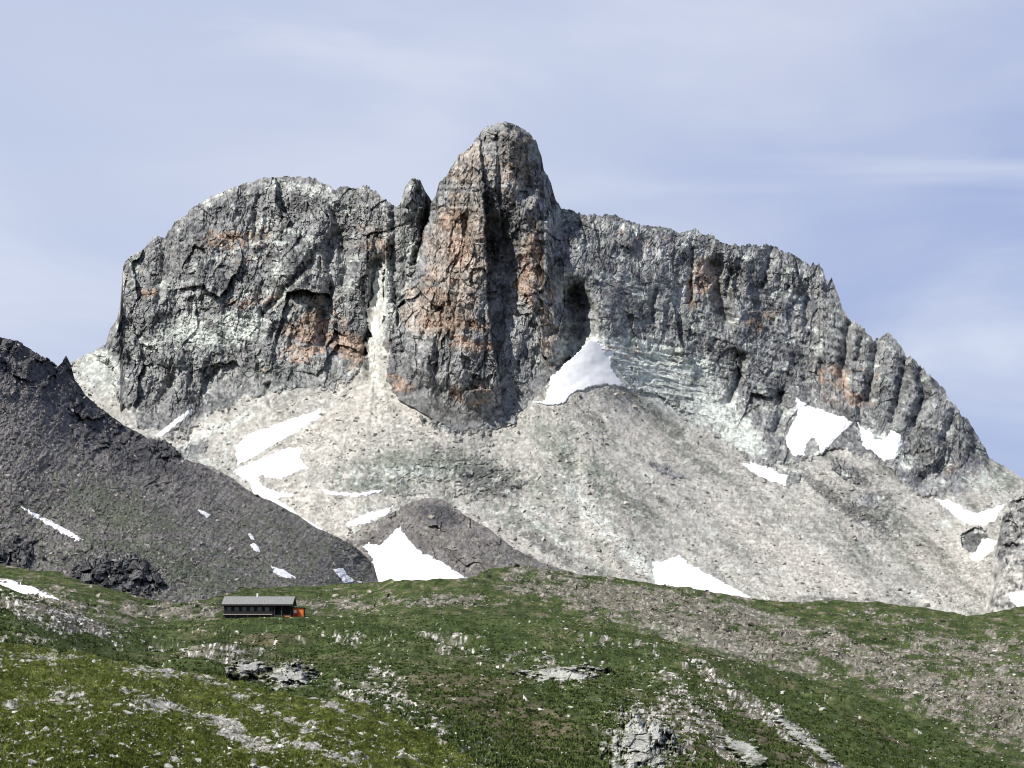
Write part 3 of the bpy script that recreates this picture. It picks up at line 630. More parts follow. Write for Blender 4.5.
def snow(layer, pts, label, thick=2.2, step=.7, rough=1.6, lift=0., bl=9, smooth=False):
    xs = [p[0] for p in pts]; ys = [p[1] for p in pts]
    gx_ = np.arange(min(xs) - 3, max(xs) + 3, step); gy_ = np.arange(min(ys) - 3, max(ys) + 3, step * (1 if layer in FARL else .6))
    PX, PY = np.meshgrid(gx_, gy_)
    d = signed(PX, PY, pts) + rough * (.8 * fbm(PX / 7., PY / 5., 801, 4, .6) + .5 * gnoise(PX / 2., PY / 2., 805))
    W = layer.at(PX, PY)
    D = W[..., 1]
    k = thick * sstep(-.5, 5, d)
    Ds = np.maximum(np.minimum(layer.base(PX, PY) - 3, blur(D, 9) - 1), layer.base(PX, PY) - 9) - 1.5 * fbm(PX / 30., PY / 24., 811, 3) if smooth else np.minimum(blur(D, bl), D + .5) - k * (1.2 if layer in FARL else 0) - .3
    keep = d > -.4
    if layer in FARL:
        X, Y, Z = unproj(PX, PY, Ds); Z = Z + .15 * k
    else:
        X, Y, Z = W[..., 0], W[..., 1] - .05, np.maximum(blur(W[..., 2], 5), W[..., 2]) + .16 * thick * sstep(-.4, 2, d) + .03
    nr, nc = PX.shape
    V = np.stack([X, Y, Z], -1).reshape(-1, 3)
    # underside: sunk into the ground, closes the patch so that it has thickness
    sink = thick * 1.5
    Vb = V.copy(); Vb[:, 1] += sink; Vb[:, 2] -= sink * .3
    q = gridquads(nc, nr)[:, ::-1]
    kf = keep.reshape(-1)[q].all(1)
    q = q[kf]
    if len(q) == 0: return
    E = np.concatenate([q[:, [0, 1]], q[:, [1, 2]], q[:, [2, 3]], q[:, [3, 0]]])
    key = {}
    S = set(map(tuple, E.tolist()))
    rim = np.array([(a, b) for a, b in S if (b, a) not in S])
    n = len(V)
    side = np.c_[rim[:, 1], rim[:, 0], rim[:, 0] + n, rim[:, 1] + n]
    Q = np.concatenate([q, q[:, ::-1] + n, side])
    used = np.unique(Q); mp = np.zeros(2 * n, int); mp[used] = np.arange(len(used))
    VV = np.concatenate([V, Vb])[used]; org = VV.mean(0)
    me = mesh_np('snow_patch', VV - org, mp[Q], M_SNOW, True)
    o = link('snow_patch', me, label=label, category='snow patch', group='snow patches left on the slopes')
    o.location = org.tolist()

SN = [
 (mount, [(533, 402), (545, 400), (548, 388), (551, 377), (563, 366), (574, 357), (583, 346), (590, 339), (600, 344), (614, 351), (613, 358), (610, 368), (625, 386), (606, 384), (593, 386), (573, 393), (563, 403), (550, 405)], 'large snowfield tucked against the foot of the shaded right side of the rock tower'),
 (mount, [(796, 397), (809, 405), (825, 411), (845, 417), (852, 422), (846, 430), (839, 436), (830, 446), (822, 453), (818, 446), (812, 438), (806, 444), (805, 455), (795, 457), (788, 448), (785, 438), (791, 426), (797, 414)], 'broad snowfield under the right cliffs, holding a pale boulder at its lower edge'),
 (mount, [(858, 424), (866, 430), (870, 428), (876, 439), (882, 440), (887, 438), (890, 429), (902, 434), (902, 446), (895, 458), (884, 461), (874, 453), (863, 446)], 'snow patch right of the dark rock pillar under the right cliffs'),
 (mount, [(742, 464), (752, 462), (772, 469), (788, 476), (786, 486), (769, 481), (752, 472)], 'short slanting snow strip below the dark cliff foot, left of the broad snowfield'),
 (mount, [(935, 499), (947, 499), (960, 505), (968, 511), (978, 512), (992, 508), (1008, 502), (1001, 511), (994, 522), (986, 525), (973, 526), (960, 520), (949, 511)], 'curved snow patch in the hollow below the rightmost cliff'),
 (mount, [(982, 539), (990, 538), (998, 542), (993, 550), (988, 555), (978, 562), (968, 557), (977, 550)], 'small snow patch beside the brown rock mound near the right edge'),
 (mount, [(652, 562), (666, 560), (679, 555), (693, 566), (719, 579), (733, 588), (750, 596), (735, 603), (700, 600), (655, 592)], 'wide snow patch at the foot of the big scree, cut off by the grassy ridge'),
 (mount, [(322, 408), (320, 418), (302, 429), (283, 439), (258, 454), (237, 466), (235, 447), (245, 436), (270, 426), (296, 417)], 'upper long snowfield on the left of the scree fan, wedge shaped'),
 (mount, [(232, 471), (256, 461), (286, 448), (303, 447), (300, 456), (308, 468), (290, 474), (280, 479), (256, 475), (263, 486), (280, 492), (298, 494), (276, 499), (296, 511), (300, 518), (278, 505), (253, 494), (250, 483)], 'hook shaped snowfield below the wedge shaped one, trailing down to the dark hillside'),
 (mount, [(316, 489), (340, 492), (349, 494), (384, 489), (379, 493), (356, 497), (333, 495)], 'thin level snow streak across the middle of the scree'),
 (mount, [(300, 517), (316, 525), (326, 531), (318, 531), (306, 526)], 'small snow scrap on the rim of the dark hillside'),
 (mount, [(345, 524), (359, 516), (383, 509), (394, 505), (387, 515), (366, 524), (349, 527)], 'slim snow strip just above the dark moraine hill'),
 (mount, [(156, 435), (175, 419), (193, 407), (194, 411), (176, 426), (160, 438)], 'narrow slanting snow strip at the foot of the left cliffs'),
 (mount, [(371, 324), (376, 315), (379, 326), (376, 336), (371, 334)], 'small snow scrap in the steep gully left of the rock tower'),
 (moraine, [(363, 546), (369, 543), (379, 545), (387, 538), (394, 531), (401, 526), (404, 533), (410, 541), (422, 552), (442, 562), (456, 571), (468, 578), (470, 590), (360, 590), (374, 575), (372, 559)], 'big triangular snowfield with a pointed top on the dark moraine hill'),
 (hill, [(20, 506), (36, 513), (53, 522), (70, 531), (84, 540), (76, 541), (50, 526), (30, 514)], 'long thin slanting snow strip on the dark hillside at the far left'),
 (hill, [(198, 510), (204, 511), (211, 515), (207, 518)], 'tiny snow scrap halfway up the dark hillside'),
 (hill, [(248, 533), (252, 535), (256, 541), (251, 539)], 'upper of two tiny snow scraps close together on the dark hillside'),
 (hill, [(249, 545), (254, 543), (259, 547), (260, 552), (254, 550)], 'lower of two tiny snow scraps close together on the dark hillside'),
 (hill, [(271, 566), (284, 570), (297, 578), (286, 578), (274, 573)], 'small snow patch at the foot of the dark hillside right of the hut roof'),
 (hill, [(333, 569), (343, 568), (348, 576), (356, 582), (344, 583)], 'small snow patch beside the left end of the big triangular snowfield'),
 (ridge, [(-30, 573), (0, 578), (17, 583), (38, 590), (54, 597), (68, 606), (53, 601), (29, 595), (0, 588), (-30, 583)], 'long snow tongue behind the stony mound at the left edge of the meadow'),
]
for a in SN:
    if len(a[1]) <= 5: snow(*a, step=.5, rough=.8, bl=1, thick=1.2)
    else: snow(*a, smooth=a is SN[0])
snow(rocky, [(1008, 593), (1024, 591), (1040, 592), (1040, 608), (1018, 607), (1010, 601)], 'snow patch cut by the right edge just above the grassy ridge', lift=0)

# ------------------------------------------------------------------ stones
def hull(seed, n=13, flat=.75):
    r = random.Random(seed)
    bm = bmesh.new()
    for i in range(n):
        while True:
            v = [r.uniform(-1, 1) for _ in range(3)]
            l = math.sqrt(sum(a * a for a in v))
            if .3 < l < 1: break
        k = r.uniform(.8, 1.05) / l
        bm.verts.new((v[0] * k, v[1] * k * .85, v[2] * k * flat))
    ret = bmesh.ops.convex_hull(bm, input=bm.verts)
    bmesh.ops.delete(bm, geom=list({g for g in ret['geom_interior'] + ret['geom_unused'] if isinstance(g, bmesh.types.BMVert)}), context='VERTS')
    bmesh.ops.triangulate(bm, faces=bm.faces)
    bm.verts.ensure_lookup_table(); bm.verts.index_update()
    V = np.array([v.co[:] for v in bm.verts]); F = np.array([[v.index for v in f.verts] for f in bm.faces])
    bm.free()
    return V, F
HULLS = [hull(i, 9 if i < 6 else 16, .7) for i in range(12)]

def bake(name, pos, size, mat, label, cat, hulls, up=.1, flat=1., kind='stuff'):
    n = len(pos)
    which = RNG.integers(0, len(hulls), n)
    VV = []; FF = []; VA = []; off = 0
    for w in range(len(hulls)):
        s = np.where(which == w)[0]
        if len(s) == 0: continue
        V, F = hulls[w]
        a = RNG.uniform(0, 2 * np.pi, len(s)); ca, sa = np.cos(a), np.sin(a)
        sc = size[s][:, None] * RNG.uniform(.6, 1.25, (len(s), 3)); sc[:, 2] *= flat
        x = V[None, :, 0] * sc[:, :1]; y = V[None, :, 1] * sc[:, 1:2]; z = V[None, :, 2] * sc[:, 2:]
        tl = RNG.uniform(-.5, .5, len(s))[:, None]; z = z + tl * x
        P_ = np.stack([x * ca[:, None] - y * sa[:, None], x * sa[:, None] + y * ca[:, None], z + size[s][:, None] * up], -1) + pos[s][:, None, :]
        VV.append(P_.reshape(-1, 3))
        FF.append((F[None] + (np.arange(len(s)) * len(V))[:, None, None] + off).reshape(-1, 3))
        VA.append(np.repeat(RNG.uniform(0, 1, len(s)), len(V)))
        off += len(s) * len(V)
    me = mesh_np(name, np.concatenate(VV), np.concatenate(FF), mat, False, {'var': np.concatenate(VA)})
    return link(name, me, label=label, category=cat, kind=kind) if kind else link(name, me, label=label, category=cat)

def scatter_px(layer, n, box, dens, near_comp=0):
    out = []
    tot = 0
    while tot < n:
        px = RNG.uniform(box[0], box[2], n * 3); py = RNG.uniform(box[1], box[3], n * 3)
        ty = np.interp(px, layer.xs, layer.ty); by = np.interp(px, layer.xs, layer.by)
        ok = (py > ty + .5) & (py < by)
        ok &= RNG.uniform(0, 1, n * 3) < dens(px, py)
        out.append(np.c_[px[ok], py[ok]]); tot += ok.sum()
        if ok.sum() == 0: break
    return np.concatenate(out)[:n]

def nosnow(px, py):
    m = np.ones(px.shape)
    for L, pts, lab in SN:
        if L in (mount, moraine): m[insidepoly(px, py, pts)] = 0
    return m

sc_ = lambda px, py: nosnow(px, py) * mount.samp(mount.at_['scree'], px, py) * np.clip(.25 + .75 * sstep(-.2, .6, fbm(px / 25., py / 16., 901, 4)) + blobs(px, py, [(590, 520, 20, 60, -40, .8), (400, 450, 60, 30, 0, .5), (640, 560, 40, 20, 40, .8), (650, 400, 40, 10, 20, .5)]), 0, 1)
p = scatter_px(mount, 26000, (60, 340, 1036, 625), sc_)
sz = .55 + RNG.pareto(3.0, len(p)) * .8
bake('scree_boulders', mount.at(p[:, 0], p[:, 1]), np.minimum(sz, 4.2), M_STONE_SCREE, 'pale grey boulders strewn over the scree below the cliffs', 'scree', HULLS[:6])
hd = lambda px, py: np.clip(.4 + .8 * fbm(px / 14., py / 8., 903, 4), 0.02, 1)
p = scatter_px(hill, 12000, (-10, 345, 385, 612), hd)
sz = .3 + RNG.pareto(3.0, len(p)) * .4
bake('hillside_rubble', hill.at(p[:, 0], p[:, 1]), np.minimum(sz, 2.2), M_STONE_DARK if False else layered('schist_rubble', ((.11, .104, .10), (.26, .245, .235)), [], .3, bump=.1, varamt=(.4, 1.7)), 'dark grey rubble covering the left hillside', 'rubble', HULLS[:6])
p = scatter_px(moraine, 3000, (330, 498, 600, 600), hd); p = p[nosnow(p[:, 0], p[:, 1]) > 0]
bake('moraine_rubble', moraine.at(p[:, 0], p[:, 1]), .4 + RNG.pareto(3., len(p)) * .5, M_STONE_BROWN, 'grey rubble on the dark moraine hill', 'rubble', HULLS[:6])
rd = lambda px, py: np.clip(blobs(px, py, RUB_R) * (.5 + fbm(px / 12., py / 5., 905, 4)) + .02, 0, 1)
p = scatter_px(ridge, 24000, (-10, 568, 1036, 760), rd)
sz = .16 + RNG.pareto(3.0, len(p)) * .28
bake('ridge_rubble', ridge.at(p[:, 0], p[:, 1]), np.minimum(sz, 1.6), M_STONE_BROWN, 'brown and grey rubble on the bank of the grassy ridge', 'rubble', HULLS[:6])
md = lambda px, py: np.clip(blobs(px, py, RUB_B) * (.35 + 1.1 * fbm(px / 10., py / 5., 907, 4)) + .012, 0, 1)
p = scatter_px(mead, 8500, (-10, 584, 1036, 775), md)
P_ = mead.at(p[:, 0], p[:, 1]); sz = (.07 + RNG.pareto(3.0, len(p)) * .12) * np.clip(P_[:, 1] / 250., .6, 1.4)
bake('meadow_stones', P_, np.minimum(sz, .8), M_STONE_PALE, 'pale stones scattered in the middle meadow', 'stones', HULLS[:6])
nd = lambda px, py: np.clip(blobs(px, py, RUB_N) * (.5 + 1.0 * fbm(px / 10., py / 5., 909, 4)) + .12 + .3 * fbm(px / 26., py / 8., 915, 4), .03, 1)
p = scatter_px(near, 17000, (-10, 643, 520, 775), nd)
P_ = near.at(p[:, 0], p[:, 1]); sz = (.020 + RNG.pareto(3.0, len(p)) * .028)
bake('near_stones', P_, np.minimum(sz, .2), M_STONE_PALE, 'small pale stones lying in the near turf', 'stones', HULLS[:6])

# ------------------------------------------------------------------ grass
def tufts(name, layer, n, box, dens, h, mat, label, nb=5, w=.25):
    p = scatter_px(layer, n, box, dens)
    P0 = layer.at(p[:, 0], p[:, 1]); n = len(P0)
    V = np.zeros((n, nb, 3, 3)); va = np.zeros((n, nb, 3))
    tv = RNG.uniform(0, 1, n)
    H = h * RNG.uniform(.5, 1.3, n)
    for b in range(nb):
        a = RNG.uniform(0, 2 * np.pi, n); r = H * RNG.uniform(0, .5, n)
        bx = P0[:, 0] + r * np.cos(a); by = P0[:, 1] + r * np.sin(a)
        ww = w * H; a2 = RNG.uniform(0, np.pi, n)
        for j, s in ((0, -1), (1, 1)):
            V[:, b, j] = np.c_[bx + s * ww * np.cos(a2), by + s * ww * np.sin(a2), P0[:, 2] - .12 * H]
        V[:, b, 2] = np.c_[bx + .5 * H * np.cos(a), by + .5 * H * np.sin(a), P0[:, 2] + H * RNG.uniform(.5, 1, n)]
        va[:, b] = np.clip(tv + RNG.uniform(-.15, .15, n), 0, 1)[:, None]
    F = np.arange(n * nb * 3).reshape(-1, 3)
    link(name, mesh_np(name, V.reshape(-1, 3), F, mat, False, {'var': va.reshape(-1)}), label=label, category='grass', kind='stuff')
gd = lambda px, py: np.clip(1 - near.samp(near.at_['rubble'], px, py) * 1.1, 0, 1) * np.clip(.6 + fbm(px / 14., py / 6., 911, 4), .05, 1)
tufts('turf_grass', near, 75000, (-10, 643, 520, 775), gd, .065, M_TUFT, 'short yellow green grass and heath on the near slope', 6, .22)
gm = lambda px, py: np.clip(1 - mead.samp(mead.at_['rubble'], px, py) * 1.1, 0, 1) * np.clip(.5 + fbm(px / 14., py / 5., 913, 4), .05, 1)
tufts('meadow_grass', mead, 50000, (-10, 584, 1036, 775), gm, .32, M_TUFT_MID, 'short green grass covering the middle meadow', 5, .5)

# ------------------------------------------------------------------ rock outcrops (each one thing)
def outcrop(layer, cx, cy, rx, ry, h, cell, mat, label, ang=0, ragged=.35):
    """one continuous lump of bedrock breaking through the ground; h and cell in metres"""
    c, s_ = math.cos(math.radians(ang)), math.sin(math.radians(ang))
    R_ = max(rx, ry) * 1.4; far = layer in (mount, hill, moraine)
    PX, PY = np.meshgrid(np.arange(cx - R_, cx + R_, .55), np.arange(cy - R_, cy + R_, .5 if far else .35))
    dx = PX - cx; dy = PY - cy
    q_ = np.hypot((dx * c + dy * s_) / rx, (-dx * s_ + dy * c) / ry)
    q_ = q_ + ragged * fbm(PX / (rx * .35), PY / (ry * .5), int(cx), 4, .6)
    W = layer.at(PX, PY); m = W[R_ and PX.shape[0] // 2, PX.shape[1] // 2]
    k = m[1] / FPX
    u = PX * k / cell; v = PY * k / cell * (1.0 if far else 1.6)
    u = u + .3 * gnoise(u, v, 5); v = v + .3 * gnoise(u, v, 6)
    f1, e1, r1 = facets(u, v, int(cx) + 1, 1.2, .8); f2, e2, r2 = facets(u * 2.3, v * 2.3, int(cx) + 2, 1.2, .8); f3, e3, r3 = facets(u * 5, v * 5, int(cx) + 3, 1, .8)
    prof = sstep(1.0, .75 if far else .5, q_)
    H = h * prof * (1 if far else 2.6) * (.4 + (.8 * f1 + .4 * f2 + .15 * f3) * (1 if far else .65) - .35 * np.exp(-(e1 / .07) ** 2))
    moss = sstep(.55, 1.0, q_ + .35 * fbm(PX / 6., PY / 3., 951, 4, .6)) if not far else 0 * q_
    moss = np.maximum(moss, .8 * sstep(.5, .9, fbm(PX / 9., PY / 4., 957, 4, .7))) if not far else moss
    moss = moss.reshape(-1)
    if far: Db = blur(W[..., 1], 8)
    else:   # a steep face rising from the ground line along the lower rim
        lo_ = layer.at(PX[-1] * 0 + PX[-1], PX[-1] * 0 + cy + ry * .9)[..., 1][None]
        Db = blur(np.broadcast_to(lo_, PX.shape).copy(), 6) + (cy + ry * .9 - PY) * k * (6.5 if h > .2 else 12.)
    if not far:
        pf = sstep(1.0, .35, q_); Db = np.minimum(W[..., 1] * (1 - pf) + Db * pf, W[..., 1]) - .3
    X, Y, Z = unproj(PX, PY, Db - H - (0 if not far else h * .4 * prof))
    keep = q_ < 1.0
    if PX.shape[0] > 4:   # only the connected middle part
        lab = np.zeros(keep.shape, bool); lab[keep.shape[0] // 2 - 2:keep.shape[0] // 2 + 2, keep.shape[1] // 2 - 2:keep.shape[1] // 2 + 2] = True
        for _ in range(4000):
            n_ = lab.copy(); n_[1:] |= lab[:-1]; n_[:-1] |= lab[1:]; n_[:, 1:] |= n_[:, :-1]; n_[:, :-1] |= n_[:, 1:]; n_ &= keep
            if (n_ == lab).all(): break
            lab = n_
        keep = lab
    nr, nc = PX.shape
    V = np.stack([X, Y, Z], -1).reshape(-1, 3); Vb = V.copy(); Vb[:, 2] -= h * 1.2; Vb[:, 1] += h * 1.6
    q = gridquads(nc, nr)[:, ::-1]; q = q[keep.reshape(-1)[q].all(1)]
    S = set(map(tuple, np.concatenate([q[:, [0, 1]], q[:, [1, 2]], q[:, [2, 3]], q[:, [3, 0]]]).tolist()))
    rim = np.array([(a, b) for a, b in S if (b, a) not in S]); n = len(V)
    Q = np.concatenate([q, q[:, ::-1] + n, np.c_[rim[:, 1], rim[:, 0], rim[:, 0] + n, rim[:, 1] + n]])
    used = np.unique(Q); mp = np.zeros(2 * n, int); mp[used] = np.arange(len(used))
    va = np.clip(.5 + .5 * (r1 - .5) + .5 * (r2 - .5) + .4 * (r3 - .5), 0, 1).reshape(-1)
    VV = np.concatenate([V, Vb])[used]; org = VV.mean(0)
    o = link('rock_outcrop', mesh_np('rock_outcrop', VV - org, mp[Q], mat, False, {'var': np.r_[va, va][used], 'moss': np.r_[moss, moss][used]}), label=label, category='rock outcrop')
    o.location = org.tolist()
outcrop(mead, 565, 677, 50, 13, .5, 2.4, M_OUT, 'low pale rock outcrop alone in the middle of the green meadow')
outcrop(mead, 290, 676, 28, 14, .45, 2.4, M_OUT, 'pale outcrop with grey cracks below and right of the hut')
outcrop(mead, 247, 667, 22, 9, .3, 2.2, M_OUT, 'flat pale slab just left of the cracked pale outcrop below the hut')
outcrop(mead, 640, 745, 36, 38, .7, 1.5, M_OUT, 'largest pale rock outcrop at the bottom edge, right of the centre', 0, .4)
outcrop(mead, 735, 738, 46, 11, .14, 1.6, M_OUT, 'pale broken rock band slanting down right of the largest outcrop', 45, .4)
outcrop(mead, 800, 735, 56, 6, .12, 1.5, M_OUT, 'thin pale rock rib slanting down the green slope near the bottom', 38, .35)
outcrop(hill, 97, 572, 24, 17, 7, 4., M_STONE_DARK, 'dark crag at the foot of the left hillside, left half of a pair')
outcrop(hill, 137, 575, 26, 20, 8, 4., M_STONE_DARK, 'dark cracked crag at the foot of the left hillside, right half of a pair', 25)
outcrop(hill, 10, 556, 24, 18, 6, 3.5, M_STONE_DARK, 'dark green tinged crag cut by the left edge above the snow tongue')
outcrop(hill, 164, 450, 15, 8, 8, 4., M_STONE_DARK, 'dark blocky crag on the crest of the left hillside', 20)

# ------------------------------------------------------------------ single boulders
BMESH = []
for i, (V, F) in enumerate(HULLS[6:]):
    BMESH.append(mesh_np('boulder', V, F, M_STONE_PALE, False, {'var': np.full(len(V), .45 + .1 * i)}))
def boulder(layer, px, py, s, label, group=None, flat=.8):
    o = bpy.data.objects.new('boulder', BMESH[random.randrange(6)]); C.objects.link(o)
    P0 = layer.at(np.array([px]), np.array([py]))[0]
    o.location = (P0[0], P0[1], P0[2] + s * .15); o.scale = (s * random.uniform(.8, 1.2), s * random.uniform(.7, 1.1), s * flat * random.uniform(.7, 1.1))
    o.rotation_euler = (random.uniform(-.3, .3), random.uniform(-.3, .3), random.uniform(0, 6.28))
    o['label'] = label; o['category'] = 'boulder'
    if group: o['group'] = group
for a in [(mead, 205, 631, .75, 'single round white boulder in the grass below the hut left end'), (mead, 347, 637, .7, 'white boulder standing alone in the grass right of and below the hut'),
          (mead, 126, 631, .5, 'small white stone in the grass left of the hut'), (mead, 157, 641, .5, 'small pale stone on the grass between the stony mound and the hut'),
          (mead, 236, 640, .5, 'small pale boulder in the grass directly below the hut'), (mead, 440, 689, .75, 'brightest pale boulder of the stony streak left of the meadow outcrop'),
          (mead, 53, 621, .8, 'pale upright boulder on the stony mound at the left'), (mead, 581, 652, .6, 'pale boulder above the lone meadow outcrop'),
          (ridge, 867, 614, 1.3, 'biggest grey boulder just below the crest of the grassy ridge'), (ridge, 854, 617, .9, 'grey boulder left of the biggest one under the ridge crest'), (ridge, 886, 618, .9, 'flat grey boulder right of the biggest one under the ridge crest'),
          (ridge, 834, 625, .8, 'small pale boulder on the grass under the ridge crest, leftmost of the row'), (ridge, 935, 627, 1.1, 'long flat grey boulder on the ridge bank near the right'),
          (mead, 783, 692, .8, 'grey boulder pair member on the green slope, upper'), (mead, 822, 708, .8, 'grey boulder low on the green slope right of the rock band'),
          (near, 12, 706, .13, 'pale stone near the left edge of the near turf'), (near, 104, 712, .1, 'pale stone between grass clumps on the near turf')]:
    boulder(*a)
def many(layer, n, box, dens, s0, s1, label, group):
    for px, py in scatter_px(layer, n, box, dens): 
        boulder(layer, px, py, s0 + (s1 - s0) * random.random() ** 2, label, group)
many(mead, 45, (5, 595, 115, 650), lambda x, y: np.clip(blobs(x, y, [(60, 620, 50, 14, 16, 1)]), 0, 1), .35, .8, 'pale stone on the stony mound at the left edge of the meadow', 'stones on the stony mound')
many(mead, 60, (330, 660, 480, 750), lambda x, y: np.clip(blobs(x, y, RUB_B), .05, 1), .2, .55, 'pale stone in the stony streak running down the meadow left of centre', 'stones in the meadow streak')
many(mead, 60, (480, 625, 760, 700), lambda x, y: .5 + 0 * x, .25, .55, 'pale stone scattered on the meadow around the lone outcrop', 'stones around the lone outcrop')
many(ridge, 60, (820, 625, 1024, 700), lambda x, y: np.clip(blobs(x, y, RUB_R), .05, 1), .5, 1.2, 'grey stone on the rubble bank of the ridge at the right', 'stones on the right rubble bank')
many(near, 40, (150, 700, 400, 768), lambda x, y: np.clip(blobs(x, y, RUB_N), .05, 1), .05, .12, 'pale stone on the stony band across the near turf', 'stones on the near turf band')

# ------------------------------------------------------------------ the hut
M_WOOD = plain('dark_timber', (.014, .012, .011), (.026, .021, .018), 1.2, rough=.8, sc=(1, 1, 8))
M_STONEW = plain('dark_stone_base', (.025, .023, .022), (.05, .047, .044), 1.5, rough=.9)
M_ROOF = plain('weathered_roof_sheet', (.21, .22, .21), (.29, .295, .28), .8, rough=.6, sc=(6, 1, 1))
M_ORANGE = plain('orange_painted_boards', (.62, .16, .03), (.50, .11, .02), 1.5, rough=.7)
M_RED = plain('red_painted_board', (.42, .03, .02), (.32, .025, .02), 1.5, rough=.7)
M_FRAME = plain('grey_blue_frames', (.10, .13, .15), (.06, .08, .09), 2., rough=.7)
M_RAIL = plain('bleached_rail', (.26, .23, .22), (.34, .30, .28), 2., rough=.8)
M_WHITE = plain('white_paint', (.78, .78, .76), (.7, .7, .68), 2., rough=.6)
mg, ntg, bsg = mat_new('window_glass'); bsg.inputs['Base Color'].default_value = (.03, .05, .06, 1); bsg.inputs['Roughness'].default_value = .08
ng = noise_fac(ntg, 3.); mrg = N(ntg, 'ShaderNodeMapRange'); mrg.inputs[3].default_value = .05; mrg.inputs[4].default_value = .15
ntg.links.new(ng, mrg.inputs[0]); ntg.links.new(mrg.outputs[0], bsg.inputs['Roughness'])

def box(bm, x0, x1, y0, y1, z0, z1, bev=0):
    r = bmesh.ops.create_cube(bm, size=1)
    for v in r['verts']:
        v.co.x = x0 + (v.co.x + .5) * (x1 - x0); v.co.y = y0 + (v.co.y + .5) * (y1 - y0); v.co.z = z0 + (v.co.z + .5) * (z1 - z0)
def prism(bm, prof, x0, x1):
    a = [bm.verts.new((x0, y, z)) for y, z in prof]; b = [bm.verts.new((x1, y, z)) for y, z in prof]
    n = len(prof)
    bm.faces.new(a[::-1]); bm.faces.new(b)
    for i in range(n): bm.faces.new((a[i], a[(i + 1) % n], b[(i + 1) % n], b[i]))
    bmesh.ops.recalc_face_normals(bm, faces=bm.faces)
def part(name, mat, parent, fn, bevel=0.0, **props):
    bm = bmesh.new(); fn(bm)
    me = bpy.data.meshes.new(name); bm.to_mesh(me); bm.free(); me.materials.append(mat)
    o = link(name, me, parent, **props)
    if bevel:
        m = o.modifiers.new('bevel', 'BEVEL'); m.width = bevel; m.segments = 1
    return o
HD = 529.
hx0, _, hz0 = unproj(223.5, 620.5, HD); hx1, _, _ = unproj(291, 620.5, HD)
L = float(hx1 - hx0); hut = bpy.data.objects.new('mountain_hut', None); C.objects.link(hut)
hut.location = (float(hx0), HD, float(hz0))
hut['label'] = 'long dark timber mountain hut with pale sheet roof standing on the meadow'; hut['category'] = 'mountain hut'
WH, DP = 4.75, 8.0; PX0 = L * .73      # porch starts
part('stone_base', M_STONEW, hut, lambda b: box(b, 0.04, L - .04, -.05, DP - .04, -2.5, 1.55))
part('wall', M_WOOD, hut, lambda b: (box(b, 0, PX0, 0, DP, 1.55, WH), box(b, PX0, L, 2.4, DP, 1.55, WH), box(b, PX0 - .05, L - .05, 2.45, DP - .1, .0, 1.56)))
part('gable', M_WOOD, hut, lambda b: (prism(b, [(0.1, WH), (DP - .1, WH), (DP / 2, WH + 1.72)], .03, L - .03)))
def roof_fn(b):
    o = 1.1; rise = 1.85; s = rise / (DP / 2); t = .18
    prism(b, [(-o, WH - s * o), (DP / 2, WH + rise), (DP + o, WH - s * o), (DP + o, WH - s * o + t), (DP / 2, WH + rise + t), (-o, WH - s * o + t)], -.55, L + .55)
rf = part('roof', M_ROOF, hut, roof_fn)
def seams(b):
    rise = 1.85; s = rise / (DP / 2); o = 1.1
    for k in range(26):
        x = -.5 + k * (L + 1.0) / 25
        v = []
        for dx in (-.03, .03):
            for y, z in ((-o, WH - s * o + .182), (DP / 2, WH + rise + .182), (DP / 2, WH + rise + .24), (-o, WH - s * o + .24)):
                v.append(b.verts.new((x + dx, y, z)))
        for f in ((0, 1, 2, 3), (7, 6, 5, 4), (0, 4, 5, 1), (3, 2, 6, 7), (0, 3, 7, 4), (1, 5, 6, 2)): b.faces.new([v[i] for i in f])
part('seam', M_ROOF, rf, seams)
ch = part('chimney', M_WHITE, rf, lambda b: (box(b, L * .455, L * .455 + .45, DP / 2 - .3, DP / 2 + .3, WH + 1.5, WH + 2.75), box(b, L * .455 - .06, L * .455 + .51, DP / 2 - .36, DP / 2 + .36, WH + 2.753, WH + 2.85)), .02)
part('fascia', M_WOOD, rf, lambda b: box(b, -.56, L + .56, -1.2, -1.103, WH - .78, WH - .36))
for k in range(6):
    x = .9 + k * (PX0 - 1.0) / 6
    fr = part('window', M_FRAME, hut, lambda b: (box(b, x, x + 1.15, -.06, -.003, 2.45, 2.53), box(b, x, x + 1.15, -.06, -.003, 3.6, 3.68), box(b, x, x + .08, -.06, -.003, 2.532, 3.598),
         box(b, x + 1.07, x + 1.15, -.06, -.003, 2.532, 3.598), box(b, x + .54, x + .61, -.06, -.003, 2.532, 3.598)))
    part('pane', mg, fr, lambda b: (box(b, x + .083, x + .537, -.03, -.004, 2.535, 3.595), box(b, x + .613, x + 1.067, -.03, -.004, 2.535, 3.595)))
part('balcony_deck', M_RAIL, hut, lambda b: box(b, 0, PX0 - .1, -1.0, -.06, 1.52, 1.75))
def rail(b):
    box(b, 0, PX0 - .1, -1.02, -.94, 2.38, 2.47)
    for k in range(28): box(b, .02 + k * (PX0 - .25) / 27, .09 + k * (PX0 - .25) / 27, -1.0, -.95, 1.752, 2.378)
part('balcony_rail', M_WOOD, hut, rail)
for k in range(5):
    x = .05 + k * (PX0 - .35) / 4
    part('balcony_post', M_WOOD, hut, lambda b: box(b, x, x + .16, -.98, -.82, -.8, 1.515))
for x in (PX0 + .3, PX0 + 2.4, L - .15):
    part('porch_post', M_FRAME if x != L - .15 else M_WOOD, hut, lambda b: box(b, x, x + .14, -.25, -.1, -.5, WH - .3))
dr = part('door', M_WOOD, hut, lambda b: box(b, PX0 + 1.0, PX0 + 2.0, 2.33, 2.397, 1.6, 3.7), .01)
